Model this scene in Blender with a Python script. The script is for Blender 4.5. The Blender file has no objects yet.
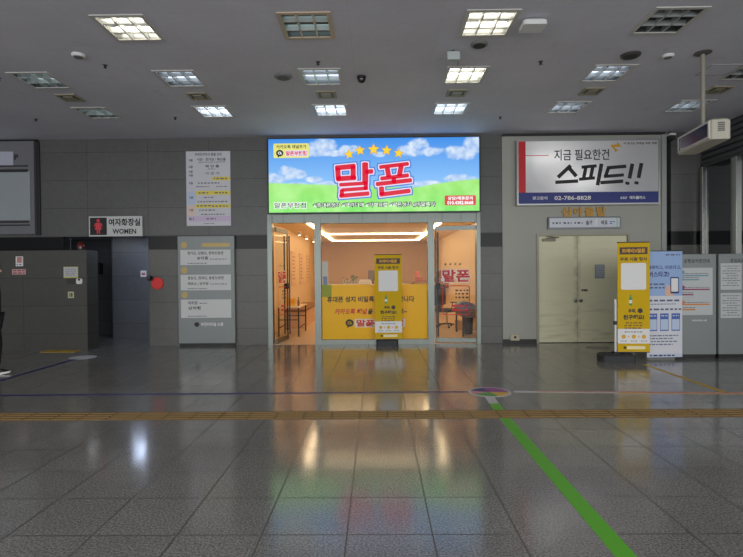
import bpy, math, random
from mathutils import Matrix, Vector
random.seed(7)
S = bpy.context.scene
COL = S.collection
PI = math.pi

# ------------------------------------------------------------------ camera
cd = bpy.data.cameras.new('camera')
cam = bpy.data.objects.new('camera', cd)
COL.objects.link(cam)
cd.sensor_fit = 'HORIZONTAL'
cd.sensor_width = 36.0
cd.lens = 36.0 * 515 / 743
cd.clip_start = 0.05
cam.matrix_world = (Matrix.Translation((0, 0, 1.55)) @ Matrix.Rotation(math.atan(5.5 / 515), 4, 'Z')
                    @ Matrix.Rotation(PI / 2 - math.atan(6.5 / 515), 4, 'X') @ Matrix.Rotation(-0.0085, 4, 'Z'))
S.camera = cam

# ------------------------------------------------------------------ world, large lights, exposure
W = bpy.data.worlds.new('world')
S.world = W
W.use_nodes = True
bg = W.node_tree.nodes['Background']
bg.inputs[0].default_value = (0.93, 0.97, 1.0, 1)
bg.inputs[1].default_value = 0.35
S.view_settings.view_transform = 'Standard'
S.view_settings.look = 'None'
S.view_settings.exposure = 0.0
S.view_settings.gamma = 1.0
S.view_settings.use_curve_mapping = False
S.cycles.max_bounces = 10
S.cycles.diffuse_bounces = 4
S.cycles.glossy_bounces = 5
S.cycles.transparent_max_bounces = 16
S.cycles.sample_clamp_indirect = 4.0
S.cycles.use_denoising = True


def area(name, loc, tgt, sx, sy, power, color):
    l = bpy.data.lights.new(name, 'AREA')
    l.shape = 'RECTANGLE'
    l.size, l.size_y, l.energy, l.color = sx, sy, power, color
    o = bpy.data.objects.new(name, l)
    COL.objects.link(o)
    o.location = loc
    o.rotation_euler = (Vector(tgt) - Vector(loc)).to_track_quat('-Z', 'Y').to_euler()
    return o


# unseen concourse lamps behind the viewer, and a fill added for ceiling and walls
area('concourse_light', (1.0, -4.0, 4.3), (1.0, -3.6, 0.0), 24, 9.0, 1250, (1.0, 0.97, 0.92))
area('rear_fill_light', (1.0, -8.0, 2.2), (1.0, 6.0, 6.6), 28, 4.2, 1300, (0.96, 0.97, 1.0))

# ------------------------------------------------------------------ materials


def lin(c):
    out = []
    for v in c[:3]:
        v = v / 255.0
        out.append(v / 12.92 if v <= 0.04045 else ((v + 0.055) / 1.055) ** 2.4)
    return (out[0], out[1], out[2], 1.0)


MATS = {}


def mat(name, c=(200, 200, 200), rough=0.5, metal=0.0, spec=0.5, emit=0.0, var=0.04, scale=12.0):
    """plain painted / plastic / metal surface with a slight procedural unevenness"""
    if name in MATS:
        return MATS[name]
    m = bpy.data.materials.new(name)
    m.use_nodes = True
    nt = m.node_tree
    b = nt.nodes['Principled BSDF']
    b.inputs['Roughness'].default_value = rough
    b.inputs['Metallic'].default_value = metal
    b.inputs['Specular IOR Level'].default_value = spec
    col = lin(c)
    if var > 0:
        tc = nt.nodes.new('ShaderNodeTexCoord')
        nz = nt.nodes.new('ShaderNodeTexNoise')
        nz.inputs['Scale'].default_value = scale
        nz.inputs['Detail'].default_value = 4
        nt.links.new(tc.outputs['Object'], nz.inputs['Vector'])
        mx = nt.nodes.new('ShaderNodeMix')
        mx.data_type = 'RGBA'
        mx.inputs[6].default_value = tuple(v * (1 - var) for v in col[:3]) + (1,)
        mx.inputs[7].default_value = tuple(min(1, v * (1 + var)) for v in col[:3]) + (1,)
        nt.links.new(nz.outputs['Fac'], mx.inputs[0])
        nt.links.new(mx.outputs[2], b.inputs['Base Color'])
    else:
        b.inputs['Base Color'].default_value = col
    if emit > 0:
        b.inputs['Emission Color'].default_value = col
        b.inputs['Emission Strength'].default_value = emit
    MATS[name] = m
    return m


class NB:
    """tiny node-building helper"""

    def __init__(s, name):
        s.m = bpy.data.materials.new(name)
        s.m.use_nodes = True
        s.t = s.m.node_tree
        s.b = s.t.nodes['Principled BSDF']
        s.out = s.t.nodes['Material Output']
        MATS[name] = s.m

    def n(s, typ, **kw):
        o = s.t.nodes.new(typ)
        for k, v in kw.items():
            setattr(o, k, v)
        return o

    def set(s, sock, v):
        if isinstance(v, bpy.types.NodeSocket):
            s.t.links.new(v, sock)
        else:
            sock.default_value = v

    def math(s, op, a, b=0.0, c=0.0, clamp=False):
        o = s.n('ShaderNodeMath', operation=op, use_clamp=clamp)
        s.set(o.inputs[0], a)
        s.set(o.inputs[1], b)
        s.set(o.inputs[2], c)
        return o.outputs[0]

    def mix(s, f, a, b):
        o = s.n('ShaderNodeMix', data_type='RGBA')
        s.set(o.inputs[0], f)
        s.set(o.inputs[6], a)
        s.set(o.inputs[7], b)
        return o.outputs[2]

    def xyz(s):
        tc = s.n('ShaderNodeTexCoord')
        sp = s.n('ShaderNodeSeparateXYZ')
        s.t.links.new(tc.outputs['Object'], sp.inputs[0])
        s.vec = tc.outputs['Object']
        return sp.outputs

    def noise(s, scale, detail=3.0, rough=0.5, dim=None):
        o = s.n('ShaderNodeTexNoise')
        o.inputs['Scale'].default_value = scale
        o.inputs['Detail'].default_value = detail
        o.inputs['Roughness'].default_value = rough
        s.t.links.new(dim if dim is not None else s.vec, o.inputs['Vector'])
        return o.outputs['Fac']

    def ramp(s, f, a, b):
        o = s.n('ShaderNodeMapRange')
        o.clamp = True
        s.set(o.inputs[0], f)
        o.inputs[1].default_value = a
        o.inputs[2].default_value = b
        return o.outputs[0]

    def line(s, v, off, step, width):
        """1 on a joint of the given width repeated every step"""
        f = s.math('FLOORED_MODULO', s.math('SUBTRACT', v, off - width / 2), step)
        return s.math('LESS_THAN', f, width)


def granite(name, c, xo, xs, zo, zs, rough=0.35, amp=0.3, jw=0.008, jd=0.55, fine=120.0, yaxis=False, tilevar=0.10, spec=0.5):
    k = NB(name)
    x, y, z = k.xyz()
    v2 = y if yaxis else z
    col = lin(c)
    n1 = k.ramp(k.noise(fine, 2.0), 0.36, 0.64)
    n2 = k.noise(1.3, 4.0)
    n3 = k.noise(9.0, 4.0)
    f = k.math('ADD', k.math('MULTIPLY', n1, amp), 1 - amp / 2)
    f = k.math('MULTIPLY', f, k.math('MULTIPLY_ADD', n2, 0.35, 0.83))
    f = k.math('MULTIPLY', f, k.math('MULTIPLY_ADD', n3, 0.24, 0.88))
    # slab-to-slab difference
    wn = k.n('ShaderNodeTexWhiteNoise', noise_dimensions='2D')
    cb = k.n('ShaderNodeCombineXYZ')
    k.set(cb.inputs[0], k.math('FLOOR', k.math('DIVIDE', k.math('SUBTRACT', x, xo), xs)))
    k.set(cb.inputs[1], k.math('FLOOR', k.math('DIVIDE', k.math('SUBTRACT', v2, zo), zs)))
    k.t.links.new(cb.outputs[0], wn.inputs['Vector'])
    f = k.math('MULTIPLY', f, k.math('MULTIPLY_ADD', wn.outputs['Value'], tilevar, 1 - tilevar / 2))
    j = k.math('MAXIMUM', k.line(x, xo, xs, jw), k.line(v2, zo, zs, jw))
    f = k.math('MULTIPLY', f, k.math('MULTIPLY_ADD', j, -jd, 1.0))
    vm = k.n('ShaderNodeVectorMath', operation='SCALE')
    vm.inputs[0].default_value = col[:3]
    k.set(vm.inputs['Scale'], f)
    k.t.links.new(vm.outputs[0], k.b.inputs['Base Color'])
    k.b.inputs['Specular IOR Level'].default_value = spec
    k.set(k.b.inputs['Roughness'], k.math('MULTIPLY_ADD', j, 0.3, k.math('MULTIPLY_ADD', n3, 0.06, rough - 0.03)))
    return k.m


def glass(name, tint=(240, 245, 242), rough=0.0, refl=1.0):
    k = NB(name)
    tr = k.n('ShaderNodeBsdfTransparent')
    tr.inputs[0].default_value = lin(tint)
    gl = k.n('ShaderNodeBsdfGlossy')
    gl.inputs['Roughness'].default_value = rough
    fr = k.n('ShaderNodeFresnel')
    fr.inputs[0].default_value = 1.45
    mx = k.n('ShaderNodeMixShader')
    ge = k.n('ShaderNodeNewGeometry')
    k.set(mx.inputs[0], k.math('MULTIPLY', k.math('MULTIPLY', fr.outputs[0], refl), k.math('SUBTRACT', 1.0, ge.outputs['Backfacing'])))
    k.t.links.new(tr.outputs[0], mx.inputs[1])
    k.t.links.new(gl.outputs[0], mx.inputs[2])
    k.t.links.new(mx.outputs[0], k.out.inputs[0])
    return k.m


def film(name, c, trans=0.5):
    """printed sheet that lets light through"""
    k = NB(name)
    k.b.inputs['Base Color'].default_value = lin(c)
    k.b.inputs['Roughness'].default_value = 0.4
    tl = k.n('ShaderNodeBsdfTranslucent')
    tl.inputs[0].default_value = lin(c)
    mx = k.n('ShaderNodeMixShader')
    mx.inputs[0].default_value = trans
    k.t.links.new(k.b.outputs[0], mx.inputs[1])
    k.t.links.new(tl.outputs[0], mx.inputs[2])
    k.t.links.new(mx.outputs[0], k.out.inputs[0])
    return k.m


def glow(name, c, strength):
    k = NB(name)
    k.b.inputs['Base Color'].default_value = tuple(v * 0.12 for v in lin(c)[:3]) + (1,)
    k.b.inputs['Roughness'].default_value = 0.35
    k.b.inputs['Emission Color'].default_value = lin(c)
    k.b.inputs['Emission Strength'].default_value = strength
    return k.m


FX0, FY0, FT = -0.19, 3.02, 0.505
granite('floor_granite', (127, 125, 121), FX0, FT, FY0, 0.5, rough=0.135, amp=0.85, jw=0.009, jd=0.75, fine=75.0, yaxis=True, spec=1.0)
granite('granite_upper', (88, 88, 86), -4.90, 1.31, 2.37, 0.60, rough=0.4, amp=0.35)
granite('granite_lower', (93, 92, 87), -4.90, 1.31, 2.07, 0.57, rough=0.4, amp=0.35)
granite('granite_partition', (70, 69, 64), -7.25, 1.31, 2.05, 0.57, rough=0.42, amp=0.35)
granite('granite_recess', (100, 103, 108), -6.35, 1.31, 2.07, 0.57, rough=0.3, amp=0.3)
mat('black_marble', (12, 12, 14), 0.3, spec=0.25, var=0.25, scale=5)
mat('black', (10, 10, 11), 0.5)
mat('dark_gap', (24, 24, 25), 0.6)
mat('charcoal', (38, 38, 40), 0.5)


def ceiling_material():
    k = NB('ceiling_paint')
    x, y, z = k.xyz()
    n1 = k.ramp(k.noise(0.55, 5.0, 0.6), 0.3, 0.7)
    n2 = k.noise(14.0, 3.0)
    n3 = k.ramp(k.noise(2.4, 6.0, 0.7), 0.62, 0.8)
    f = k.math('MULTIPLY_ADD', n1, 0.16, 0.90)
    f = k.math('MULTIPLY', f, k.math('MULTIPLY_ADD', n2, 0.1, 0.95))
    f = k.math('MULTIPLY', f, k.math('MULTIPLY_ADD', n3, -0.22, 1.0))
    j = k.math('MAXIMUM', k.line(x, -0.3, 1.06, 0.006), k.line(y, 0.35, 0.9, 0.006))
    f = k.math('MULTIPLY', f, k.math('MULTIPLY_ADD', j, -0.10, 1.0))
    vm = k.n('ShaderNodeVectorMath', operation='SCALE')
    vm.inputs[0].default_value = lin((210, 210, 219))[:3]
    k.set(vm.inputs['Scale'], f)
    k.t.links.new(vm.outputs[0], k.b.inputs['Base Color'])
    k.b.inputs['Roughness'].default_value = 0.75


ceiling_material()
mat('grey_paint', (166, 166, 156), 0.55, var=0.06, scale=1.5)
mat('grey_paint_trim', (158, 160, 158), 0.45)


def steel_material():
    k = NB('brushed_steel')
    k.xyz()
    mp = k.n('ShaderNodeMapping')
    mp.inputs['Scale'].default_value = (60, 60, 1.2)
    k.t.links.new(k.vec, mp.inputs[0])
    nz = k.noise(3.0, 3.0, 0.5, mp.outputs[0])
    k.set(k.b.inputs['Base Color'], k.mix(nz, lin((84, 90, 86)), lin((118, 123, 118))))
    k.b.inputs['Metallic'].default_value = 1.0
    k.set(k.b.inputs['Roughness'], k.math('MULTIPLY_ADD', nz, 0.15, 0.24))


steel_material()
mat('polished_steel', (205, 207, 200), 0.16, metal=1.0, var=0.02)
mat('white_paint', (222, 222, 220), 0.5)
mat('white_print', (228, 228, 226), 0.5, var=0.02)
mat('black_print', (22, 20, 20), 0.5, var=0)
mat('grey_print', (110, 112, 118), 0.5, var=0)
mat('navy_print', (32, 40, 105), 0.5, var=0.02)
mat('red_print', (205, 28, 40), 0.5, var=0.02)
mat('yellow_print', (212, 174, 12), 0.6, spec=0.2, var=0.02)
mat('gold_print', (222, 165, 30), 0.5, var=0.02)
mat('brown_print', (62, 38, 26), 0.5, var=0)
mat('pink_print', (224, 150, 165), 0.5, var=0.02)
mat('lilac_print', (206, 188, 214), 0.5, var=0.02)
mat('pale_blue_print', (188, 204, 226), 0.5, var=0.03)
mat('blue_print', (70, 100, 175), 0.5, var=0.02)
mat('teal_print', (110, 150, 160), 0.5, var=0.02)
mat('green_print', (60, 150, 80), 0.5, var=0.02)
mat('skin_print', (222, 180, 155), 0.5, var=0.02)
glass('clear_glass', (247, 249, 247), 0.0, 0.5)
glass('side_glass', (205, 210, 210), 0.0, 1.0)

# ------------------------------------------------------------------ mesh building
WO = {}


class MB:
    def __init__(s):
        s.v, s.f, s.m = [], [], []

    def add(s, vs, fs, m=0):
        b = len(s.v)
        s.v += [tuple(p) for p in vs]
        for f in fs:
            s.f.append(tuple(i + b for i in f))
            s.m.append(m)
        return s

    def box(s, x0, x1, y0, y1, z0, z1, m=0):
        if x0 > x1: x0, x1 = x1, x0
        if y0 > y1: y0, y1 = y1, y0
        if z0 > z1: z0, z1 = z1, z0
        vs = [(x0, y0, z0), (x1, y0, z0), (x1, y1, z0), (x0, y1, z0), (x0, y0, z1), (x1, y0, z1), (x1, y1, z1), (x0, y1, z1)]
        return s.add(vs, [(0, 3, 2, 1), (4, 5, 6, 7), (0, 1, 5, 4), (1, 2, 6, 5), (2, 3, 7, 6), (3, 0, 4, 7)], m)

    def bevel_box(s, x0, x1, y0, y1, z0, z1, r=0.01, m=0):
        """box with chamfered vertical and top edges"""
        def ring(i, z):
            a, b, c, d = x0 + i, x1 - i, y0 + i, y1 - i
            q = r
            return [(a + q, c, z), (b - q, c, z), (b, c + q, z), (b, d - q, z), (b - q, d, z), (a + q, d, z), (a, d - q, z), (a, c + q, z)]
        vs = ring(0, z0) + ring(0, z1 - r) + ring(r, z1)
        fs = [tuple(reversed(range(8)))]
        for k in (0, 8):
            for i in range(8):
                j = (i + 1) % 8
                fs.append((k + i, k + j, k + 8 + j, k + 8 + i))
        fs.append(tuple(range(16, 24)))
        return s.add(vs, fs, m)

    def prism(s, pts, y0, y1, m=0):
        """outline in XZ (counter-clockwise seen from -Y) extruded along Y"""
        n = len(pts)
        vs = [(x, y0, z) for x, z in pts] + [(x, y1, z) for x, z in pts]
        fs = [tuple(range(n)), tuple(reversed(range(n, 2 * n)))]
        for i in range(n):
            j = (i + 1) % n
            fs.append((i, i + n, j + n, j))
        return s.add(vs, fs, m)

    def prismz(s, pts, z0, z1, m=0):
        n = len(pts)
        vs = [(x, y, z0) for x, y in pts] + [(x, y, z1) for x, y in pts]
        fs = [tuple(reversed(range(n))), tuple(range(n, 2 * n))]
        for i in range(n):
            j = (i + 1) % n
            fs.append((i, j, j + n, i + n))
        return s.add(vs, fs, m)

    def rod(s, p0, p1, r, n=10, m=0, r1=None):
        p0, p1 = Vector(p0), Vector(p1)
        r1 = r if r1 is None else r1
        d = (p1 - p0).normalized()
        a = d.orthogonal().normalized()
        b = d.cross(a)
        vs = []
        for p, rr in ((p0, r), (p1, r1)):
            for i in range(n):
                t = 2 * PI * i / n
                vs.append(p + (a * math.cos(t) + b * math.sin(t)) * rr)
        fs = [(i, (i + 1) % n, n + (i + 1) % n, n + i) for i in range(n)]
        fs += [tuple(reversed(range(n))), tuple(range(n, 2 * n))]
        return s.add(vs, fs, m)

    def path(s, pts, r, n=8, m=0):
        for a, b in zip(pts[:-1], pts[1:]):
            s.rod(a, b, r, n, m)
        return s

    def lathe(s, c, prof, n=24, m=0, axis='Z'):
        """profile of (radius, height) turned about an axis through c"""
        vs = []
        for r, h in prof:
            for i in range(n):
                t = 2 * PI * i / n
                u, w = r * math.cos(t), r * math.sin(t)
                vs.append((c[0] + u, c[1] + w, c[2] + h) if axis == 'Z' else (c[0] + u, c[1] - h, c[2] + w))
        fs = []
        for k in range(len(prof) - 1):
            for i in range(n):
                j = (i + 1) % n
                fs.append((k * n + i, k * n + j, (k + 1) * n + j, (k + 1) * n + i))
        fs.append(tuple(reversed(range(n))))
        fs.append(tuple(range((len(prof) - 1) * n, len(prof) * n)))
        return s.add(vs, fs, m)

    def text(s, body, x0, x1, z0, z1, y, m=0, bold=0.02, shear=0.0, back=False):
        """flat lettering facing -Y, fitted into the rectangle"""
        vs, fs = glyphs(body, bold, shear)
        lx, hx = min(v[0] for v in vs), max(v[0] for v in vs)
        lz, hz = min(v[1] for v in vs), max(v[1] for v in vs)
        out = [(x0 + (v[0] - lx) / max(hx - lx, 1e-6) * (x1 - x0), y, z0 + (v[1] - lz) / max(hz - lz, 1e-6) * (z1 - z0)) for v in vs]
        return s.add(out, fs, m)

    def scribble(s, x0, x1, z, h, y, m=0, seed=1, mean=0.06):
        """a line of print too small to read: short dashes of word length"""
        r = random.Random(seed)
        x = x0
        while x < x1 - 0.01:
            w = min(mean * r.uniform(0.5, 1.5), x1 - x)
            s.box(x, x + w, y - 0.0006, y, z - h / 2, z + h / 2, m)
            x += w + h * 0.9
        return s

    def rrect(s, x0, x1, z0, z1, r, y0, y1, m=0, n=5):
        pts = []
        for cx, cz, a in ((x1 - r, z0 + r, -PI / 2), (x1 - r, z1 - r, 0), (x0 + r, z1 - r, PI / 2), (x0 + r, z0 + r, PI)):
            for i in range(n + 1):
                t = a + PI / 2 * i / n
                pts.append((cx + r * math.cos(t), cz + r * math.sin(t)))
        return s.prism(pts, y0, y1, m)

    def xf(s, M):
        s.v = [tuple(M @ Vector(p)) for p in s.v]
        return s

    def build(s, name, mats, parent=None, smooth=False, label=None):
        off = WO.get(parent.name, (0, 0, 0)) if parent else (0, 0, 0)
        me = bpy.data.meshes.new(name)
        me.from_pydata([(p[0] - off[0], p[1] - off[1], p[2] - off[2]) for p in s.v], [], s.f)
        if not isinstance(mats, (list, tuple)):
            mats = [mats]
        for q in mats:
            me.materials.append(MATS[q] if isinstance(q, str) else q)
        me.polygons.foreach_set('material_index', s.m)
        if smooth:
            me.polygons.foreach_set('use_smooth', [True] * len(s.f))
            try:
                me.set_sharp_from_angle(angle=0.6)
            except Exception:
                pass
        me.update()
        o = bpy.data.objects.new(name, me)
        COL.objects.link(o)
        if parent:
            o.parent = parent
            WO[o.name] = off
        if label:
            o['label'] = label
        return o


GC = {}
TS = bpy.data.scenes.new('lettering_workbench')


def glyphs(body, bold, shear):
    key = (body, bold, shear)
    if key not in GC:
        c = bpy.data.curves.new('lettering', 'FONT')
        c.body, c.offset, c.shear, c.resolution_u = body, bold, shear, 2
        o = bpy.data.objects.new('lettering', c)
        TS.collection.objects.link(o)
        TS.view_layers[0].update()
        me = bpy.data.meshes.new_from_object(o.evaluated_get(TS.view_layers[0].depsgraph))
        # text lies in XY facing +Z; standing it up towards -Y keeps the winding
        GC[key] = ([(v.co.x, v.co.y) for v in me.vertices], [tuple(p.vertices) for p in me.polygons])
        bpy.data.objects.remove(o)
        bpy.data.curves.remove(c)
        bpy.data.meshes.remove(me)
    return GC[key]


def tag(o, label, cat, group=None):
    o['label'], o['category'], o['kind'] = label, cat, 'thing'
    if group:
        o['group'] = group
    return o


def thing(name, label, cat, loc=(0, 0, 0), rz=0.0, group=None):
    """Empty at the thing's base; parts are written in world coordinates unless it is turned (rz) or flagged local"""
    o = bpy.data.objects.new(name, None)
    o.empty_display_size = 0.1
    COL.objects.link(o)
    o.location = loc
    o.rotation_euler = (0, 0, rz)
    tag(o, label, cat, group)
    WO[o.name] = tuple(loc)
    return o


def local(o):
    WO[o.name] = (0, 0, 0)
    return o


def copy_tree(o, parent=None):
    c = o.copy()
    COL.objects.link(c)
    c.parent = parent
    for ch in list(o.children):
        copy_tree(ch, c)
    return c


def struct(o):
    o['kind'] = 'structure'
    return o


# ================================================================== THE SETTING
WY = 11.03      # face of the back wall
HC = 4.455      # ceiling height
COLX = (-5.0, -2.90, -0.80, 1.33, 3.42, 5.55)
ROWY = (6.09, 7.68, 9.25)

struct(MB().box(-14, 14, -8, 13.6, -0.12, 0).build('floor', 'floor_granite'))

# ceiling with a hole for each recessed lamp
LW, LD = 0.275, 0.295
holes = [(x, y) for j, y in enumerate(ROWY) for i, x in enumerate(COLX) if not (j == 0 and i in (0, 5))]
xs = sorted({-14.0, 14.0} | {x - LW for x, y in holes} | {x + LW for x, y in holes})
ys = sorted({-8.0, WY + 0.3} | {y - LD for x, y in holes} | {y + LD for x, y in holes})
cb = MB()
for a, b in zip(xs[:-1], xs[1:]):
    for c, d in zip(ys[:-1], ys[1:]):
        mx, my = (a + b) / 2, (c + d) / 2
        if any(abs(mx - x) < LW and abs(my - y) < LD for x, y in holes):
            continue
        cb.box(a, b, c, d, HC, HC + 0.03)
struct(cb.build('ceiling', 'ceiling_paint'))

# back wall: grey granite slabs above and below a black stone band, with openings
RX0, RX1 = -6.75, -4.91        # women's room entrance
SX0, SX1 = -2.34, 2.21         # shop front opening
GX0, GX1 = 2.68, 6.11          # painted section


def wall_piece(mb, x0, x1, z0=0.0, z1=HC, y0=WY, y1=WY + 0.25):
    for za, zb, m in ((0, 2.075, 1), (2.075, 2.36, 2), (2.36, HC, 0)):
        a, b = max(za, z0), min(zb, z1)
        if b > a:
            mb.box(x0, x1, y0, y1, a, b, m)


wb = MB()
wall_piece(wb, -14, RX0)
wall_piece(wb, RX0, RX1, 2.36)
wall_piece(wb, RX1, SX0)
wall_piece(wb, SX1, GX0)
wall_piece(wb, GX1 + 0.15, 14)
struct(wb.build('wall_back', ['granite_upper', 'granite_lower', 'black_marble']))
struct(MB().box(GX1, GX1 + 0.15, WY + 0.12, WY + 0.25, 0, HC).build('trim_1', 'dark_gap'))
# painted section with the hole of the double door
wg = MB()
DX0, DX1, DZ = 3.395, 5.375, 2.335
wg.box(GX0, DX0, WY - 0.02, WY + 0.25, 0, HC)
wg.box(DX1, GX1, WY - 0.02, WY + 0.25, 0, HC)
wg.box(DX0, DX1, WY - 0.02, WY + 0.25, DZ, HC)
struct(wg.build('wall_painted', 'grey_paint'))
struct(MB().box(GX1 - 0.07, GX1 + 0.03, WY - 0.05, WY - 0.02, 0, HC - 0.02).build('trim_2', 'grey_paint_trim'))
struct(MB().box(GX0, GX1, WY - 0.06, WY - 0.02, HC - 0.05, HC).build('trim_3', 'charcoal'))
bb = MB().box(GX0, DX0 - 0.01, WY - 0.045, WY - 0.02, 0, 0.09).box(DX1 + 0.01, GX1 - 0.08, WY - 0.045, WY - 0.02, 0, 0.09)
struct(bb.build('baseboard_right', 'charcoal'))

# left partition in front of the women's room entrance
struct(MB().box(-14, -5.93, 10.47, 10.88, 0, 2.05).build('wall_partition', 'granite_partition'))

# women's room lobby
rc = MB()
rc.box(-6.37, RX1 + 0.2, 12.32, 13.4, 0, 2.6)
rc.box(RX1, RX1 + 0.2, WY + 0.25, 12.32, 0, 2.6)
rc.box(-8.4, -6.37, 13.2, 13.4, 0, 2.6)
rc.box(-8.4, RX0 - 0.01, WY + 0.26, WY + 0.3, 0, 2.6)
rc.box(-8.6, -8.4, WY + 0.25, 13.4, 0, 2.6)
struct(rc.build('wall_recess', 'granite_recess'))
struct(MB().box(-8.6, RX1 + 0.2, WY + 0.25, 13.4, 2.45, 2.55).build('ceiling_recess', 'ceiling_paint'))

# right glazed side: louvred bulkhead, steel posts, glass
SBX = 6.88
bk = MB().box(SBX + 0.03, SBX + 0.5, -2, WY, 3.74, HC, 0)
for i in range(6):
    z = 3.76 + i * 0.115
    bk.box(SBX, SBX + 0.03, -2, WY, z, z + 0.075, 1)
bk.box(SBX - 0.01, SBX + 0.03, -2, WY, 3.70, 3.745, 1)
struct(bk.build('wall_bulkhead', [mat('bulkhead_dark', (40, 41, 43), 0.5), mat('bulkhead_slat', (78, 79, 80), 0.4)]))
gw = MB().box(SBX + 0.02, SBX + 0.032, 10.02, 10.86, 0.02, 3.70)
struct(gw.build('window_2', 'side_glass'))
for nm, ya, yb in (('door_post', 10.88, 10.97), ('door_post', 9.86, 10.03)):
    pm = MB().bevel_box(SBX - 0.05, SBX + 0.06, ya, yb, 0, 3.70, 0.012)
    p = pm.build('steel_post', 'polished_steel')
    tag(p, 'slim shiny steel post nearest the black gap at the right wall' if ya > 10.5 else 'wide shiny steel post at the right edge of the photo', 'post', 'steel posts of the glazed side wall')

# ================================================================== SHOP INTERIOR
IX0, IX1, IY1, IZ = -2.56, 2.45, 21.8, 2.78
mat('shop_wall', (240, 214, 176), 0.6, var=0.02)
mat('shop_floor', (214, 190, 162), 0.3, var=0.06, scale=2)
struct(MB().box(IX0 - 0.2, IX1 + 0.2, WY + 0.0, IY1 + 0.2, -0.12, 0.004).build('floor_shop', 'shop_floor'))
struct(MB().box(IX0 - 0.2, IX1 + 0.2, WY + 0.12, IY1 + 0.2, IZ, IZ + 0.1).build('ceiling_shop', 'shop_wall'))
struct(MB().box(IX0 - 0.12, IX0, WY + 0.25, IY1 + 0.12, 0, IZ).build('wall_shop_left', 'shop_wall'))
struct(MB().box(IX1, IX1 + 0.12, WY + 0.25, IY1 + 0.12, 0, IZ).build('wall_shop_right', 'shop_wall'))
struct(MB().box(IX0, IX1, IY1, IY1 + 0.12, 0, IZ).build('wall_shop_back', mat('shop_back_tan', (226, 190, 142), 0.6, var=0.02)))
# ring of light on the shop ceiling
glow('ring_led', (255, 224, 178), 10.5)
t = thing('ring_light', 'long glowing frame of light strips on the shop ceiling', 'ceiling light', (0.0, 17.6, IZ - 0.06))
rx0, rx1, ry0, ry1, rw = -1.70, 1.60, 16.2, 19.7, 0.10
RB = ((rx0 + rw, rx1 - rw, 11.60, 11.60 + rw), (rx0 + rw, rx1 - rw, ry0, ry0 + rw), (rx0 + rw, rx1 - rw, ry1 - rw, ry1), (rx0, rx0 + rw, 11.60, ry1), (rx1 - rw, rx1, 11.60, ry1))
q, h = MB(), MB()
for a, b, c, d in RB:
    q.box(a, b, c, d, IZ - 0.045, IZ - 0.012)
    h.box(a, b, c, d, IZ - 0.012, IZ - 0.002)
q.build('light_strip', 'ring_led', t)
h.build('housing', 'white_paint', t)
# wall-washing spots over the posters
mat('spot_led', (255, 235, 200), 0.4, emit=20.0, var=0)
for i, y in enumerate((15.65, 17.25, 19.05)):
    t = thing('spotlight', ('spotlight over the first poster from the open door', 'spotlight over the middle poster on the left shop wall', 'spotlight over the last poster toward the shop back')[i], 'spotlight', (IX0 + 0.22, y, IZ - 0.1), 0, 'spotlights along the left shop wall')
    MB().lathe((IX0 + 0.22, y, IZ - 0.10), [(0.035, 0.0), (0.05, 0.01), (0.05, 0.10)], 16).build('spot_body', 'white_paint', t)
    MB().lathe((IX0 + 0.22, y, IZ - 0.103), [(0.032, 0.0), (0.034, 0.002)], 16).build('bulb', 'spot_led', t)
    l = bpy.data.lights.new('spot_beam', 'SPOT')
    l.energy, l.color, l.spot_size, l.spot_blend, l.shadow_soft_size = 12, (1, 0.86, 0.66), 0.9, 0.8, 0.03
    lo = bpy.data.objects.new('spot_beam', l)
    COL.objects.link(lo)
    lo.parent = t
    lo.location = (0, 0, -0.02)
    lo.rotation_euler = (0, -0.22, 0)
    z0, z1 = 1.17, 2.19
    p = thing('wall_poster', ('narrow framed poster on the left shop wall nearest the open door', 'narrow framed poster in the middle of the left shop wall', 'narrow framed poster on the left shop wall farthest inside')[i], 'poster', (IX0, y, 1.17), 0, 'posters on the left shop wall')
    MB().box(IX0, IX0 + 0.03, y - 0.36, y + 0.36, z0, z1).build('frame', mat('poster_frame', (226, 192, 158), 0.4), p)
    q = MB().box(IX0 + 0.03, IX0 + 0.034, y - 0.31, y + 0.31, z0 + 0.05, z1 - 0.05, 0)
    for k in range(7):
        zz = z1 - 0.18 - k * 0.11
        q.box(IX0 + 0.034, IX0 + 0.036, y - 0.24, y + 0.24 - 0.07 * (k % 3), zz, zz + 0.035, 1)
    q.build('poster_print', [mat('poster_paper', (236, 206, 176), 0.5), mat('poster_ink', (190, 150, 125), 0.5)], p)

# reception counter and what stands on it
t = thing('reception_counter', 'white reception counter at the back of the shop', 'counter', (-0.2, 19.8, 0))
MB().bevel_box(-1.9, 1.2, 19.5, 20.1, 0.0, 1.04, 0.01).build('body', mat('counter_white', (238, 226, 212), 0.4), t)
MB().bevel_box(-1.95, 1.25, 19.45, 20.15, 1.04, 1.10, 0.01).build('countertop', mat('counter_top', (225, 205, 180), 0.35), t)
t = thing('monitor', 'small dark monitor on the reception counter beside the yellow banner', 'monitor', (-0.16, 19.8, 1.1))
MB().bevel_box(-0.34, 0.02, 19.78, 19.83, 1.22, 1.62, 0.008).build('screen_housing', mat('monitor_grey', (120, 105, 92), 0.4), t)
MB().box(-0.19, -0.13, 19.83, 19.87, 1.11, 1.45).build('stand', 'charcoal', t)
MB().bevel_box(-0.28, -0.04, 19.74, 19.94, 1.10, 1.115, 0.004).build('base', 'charcoal', t)
t = thing('document_tray', 'white paper tray on the counter left of the yellow banner', 'tray', (-0.45, 19.65, 1.1))
MB().bevel_box(-0.70, -0.2, 19.49, 19.69, 1.10, 1.20, 0.01).build('tray', 'white_paint', t)
MB().box(-0.66, -0.24, 19.51, 19.67, 1.20, 1.27).build('papers', 'white_print', t)
t = thing('potted_plant', 'little green plant in a dark pot on the reception counter', 'plant', (-0.92, 19.75, 1.1))
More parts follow.
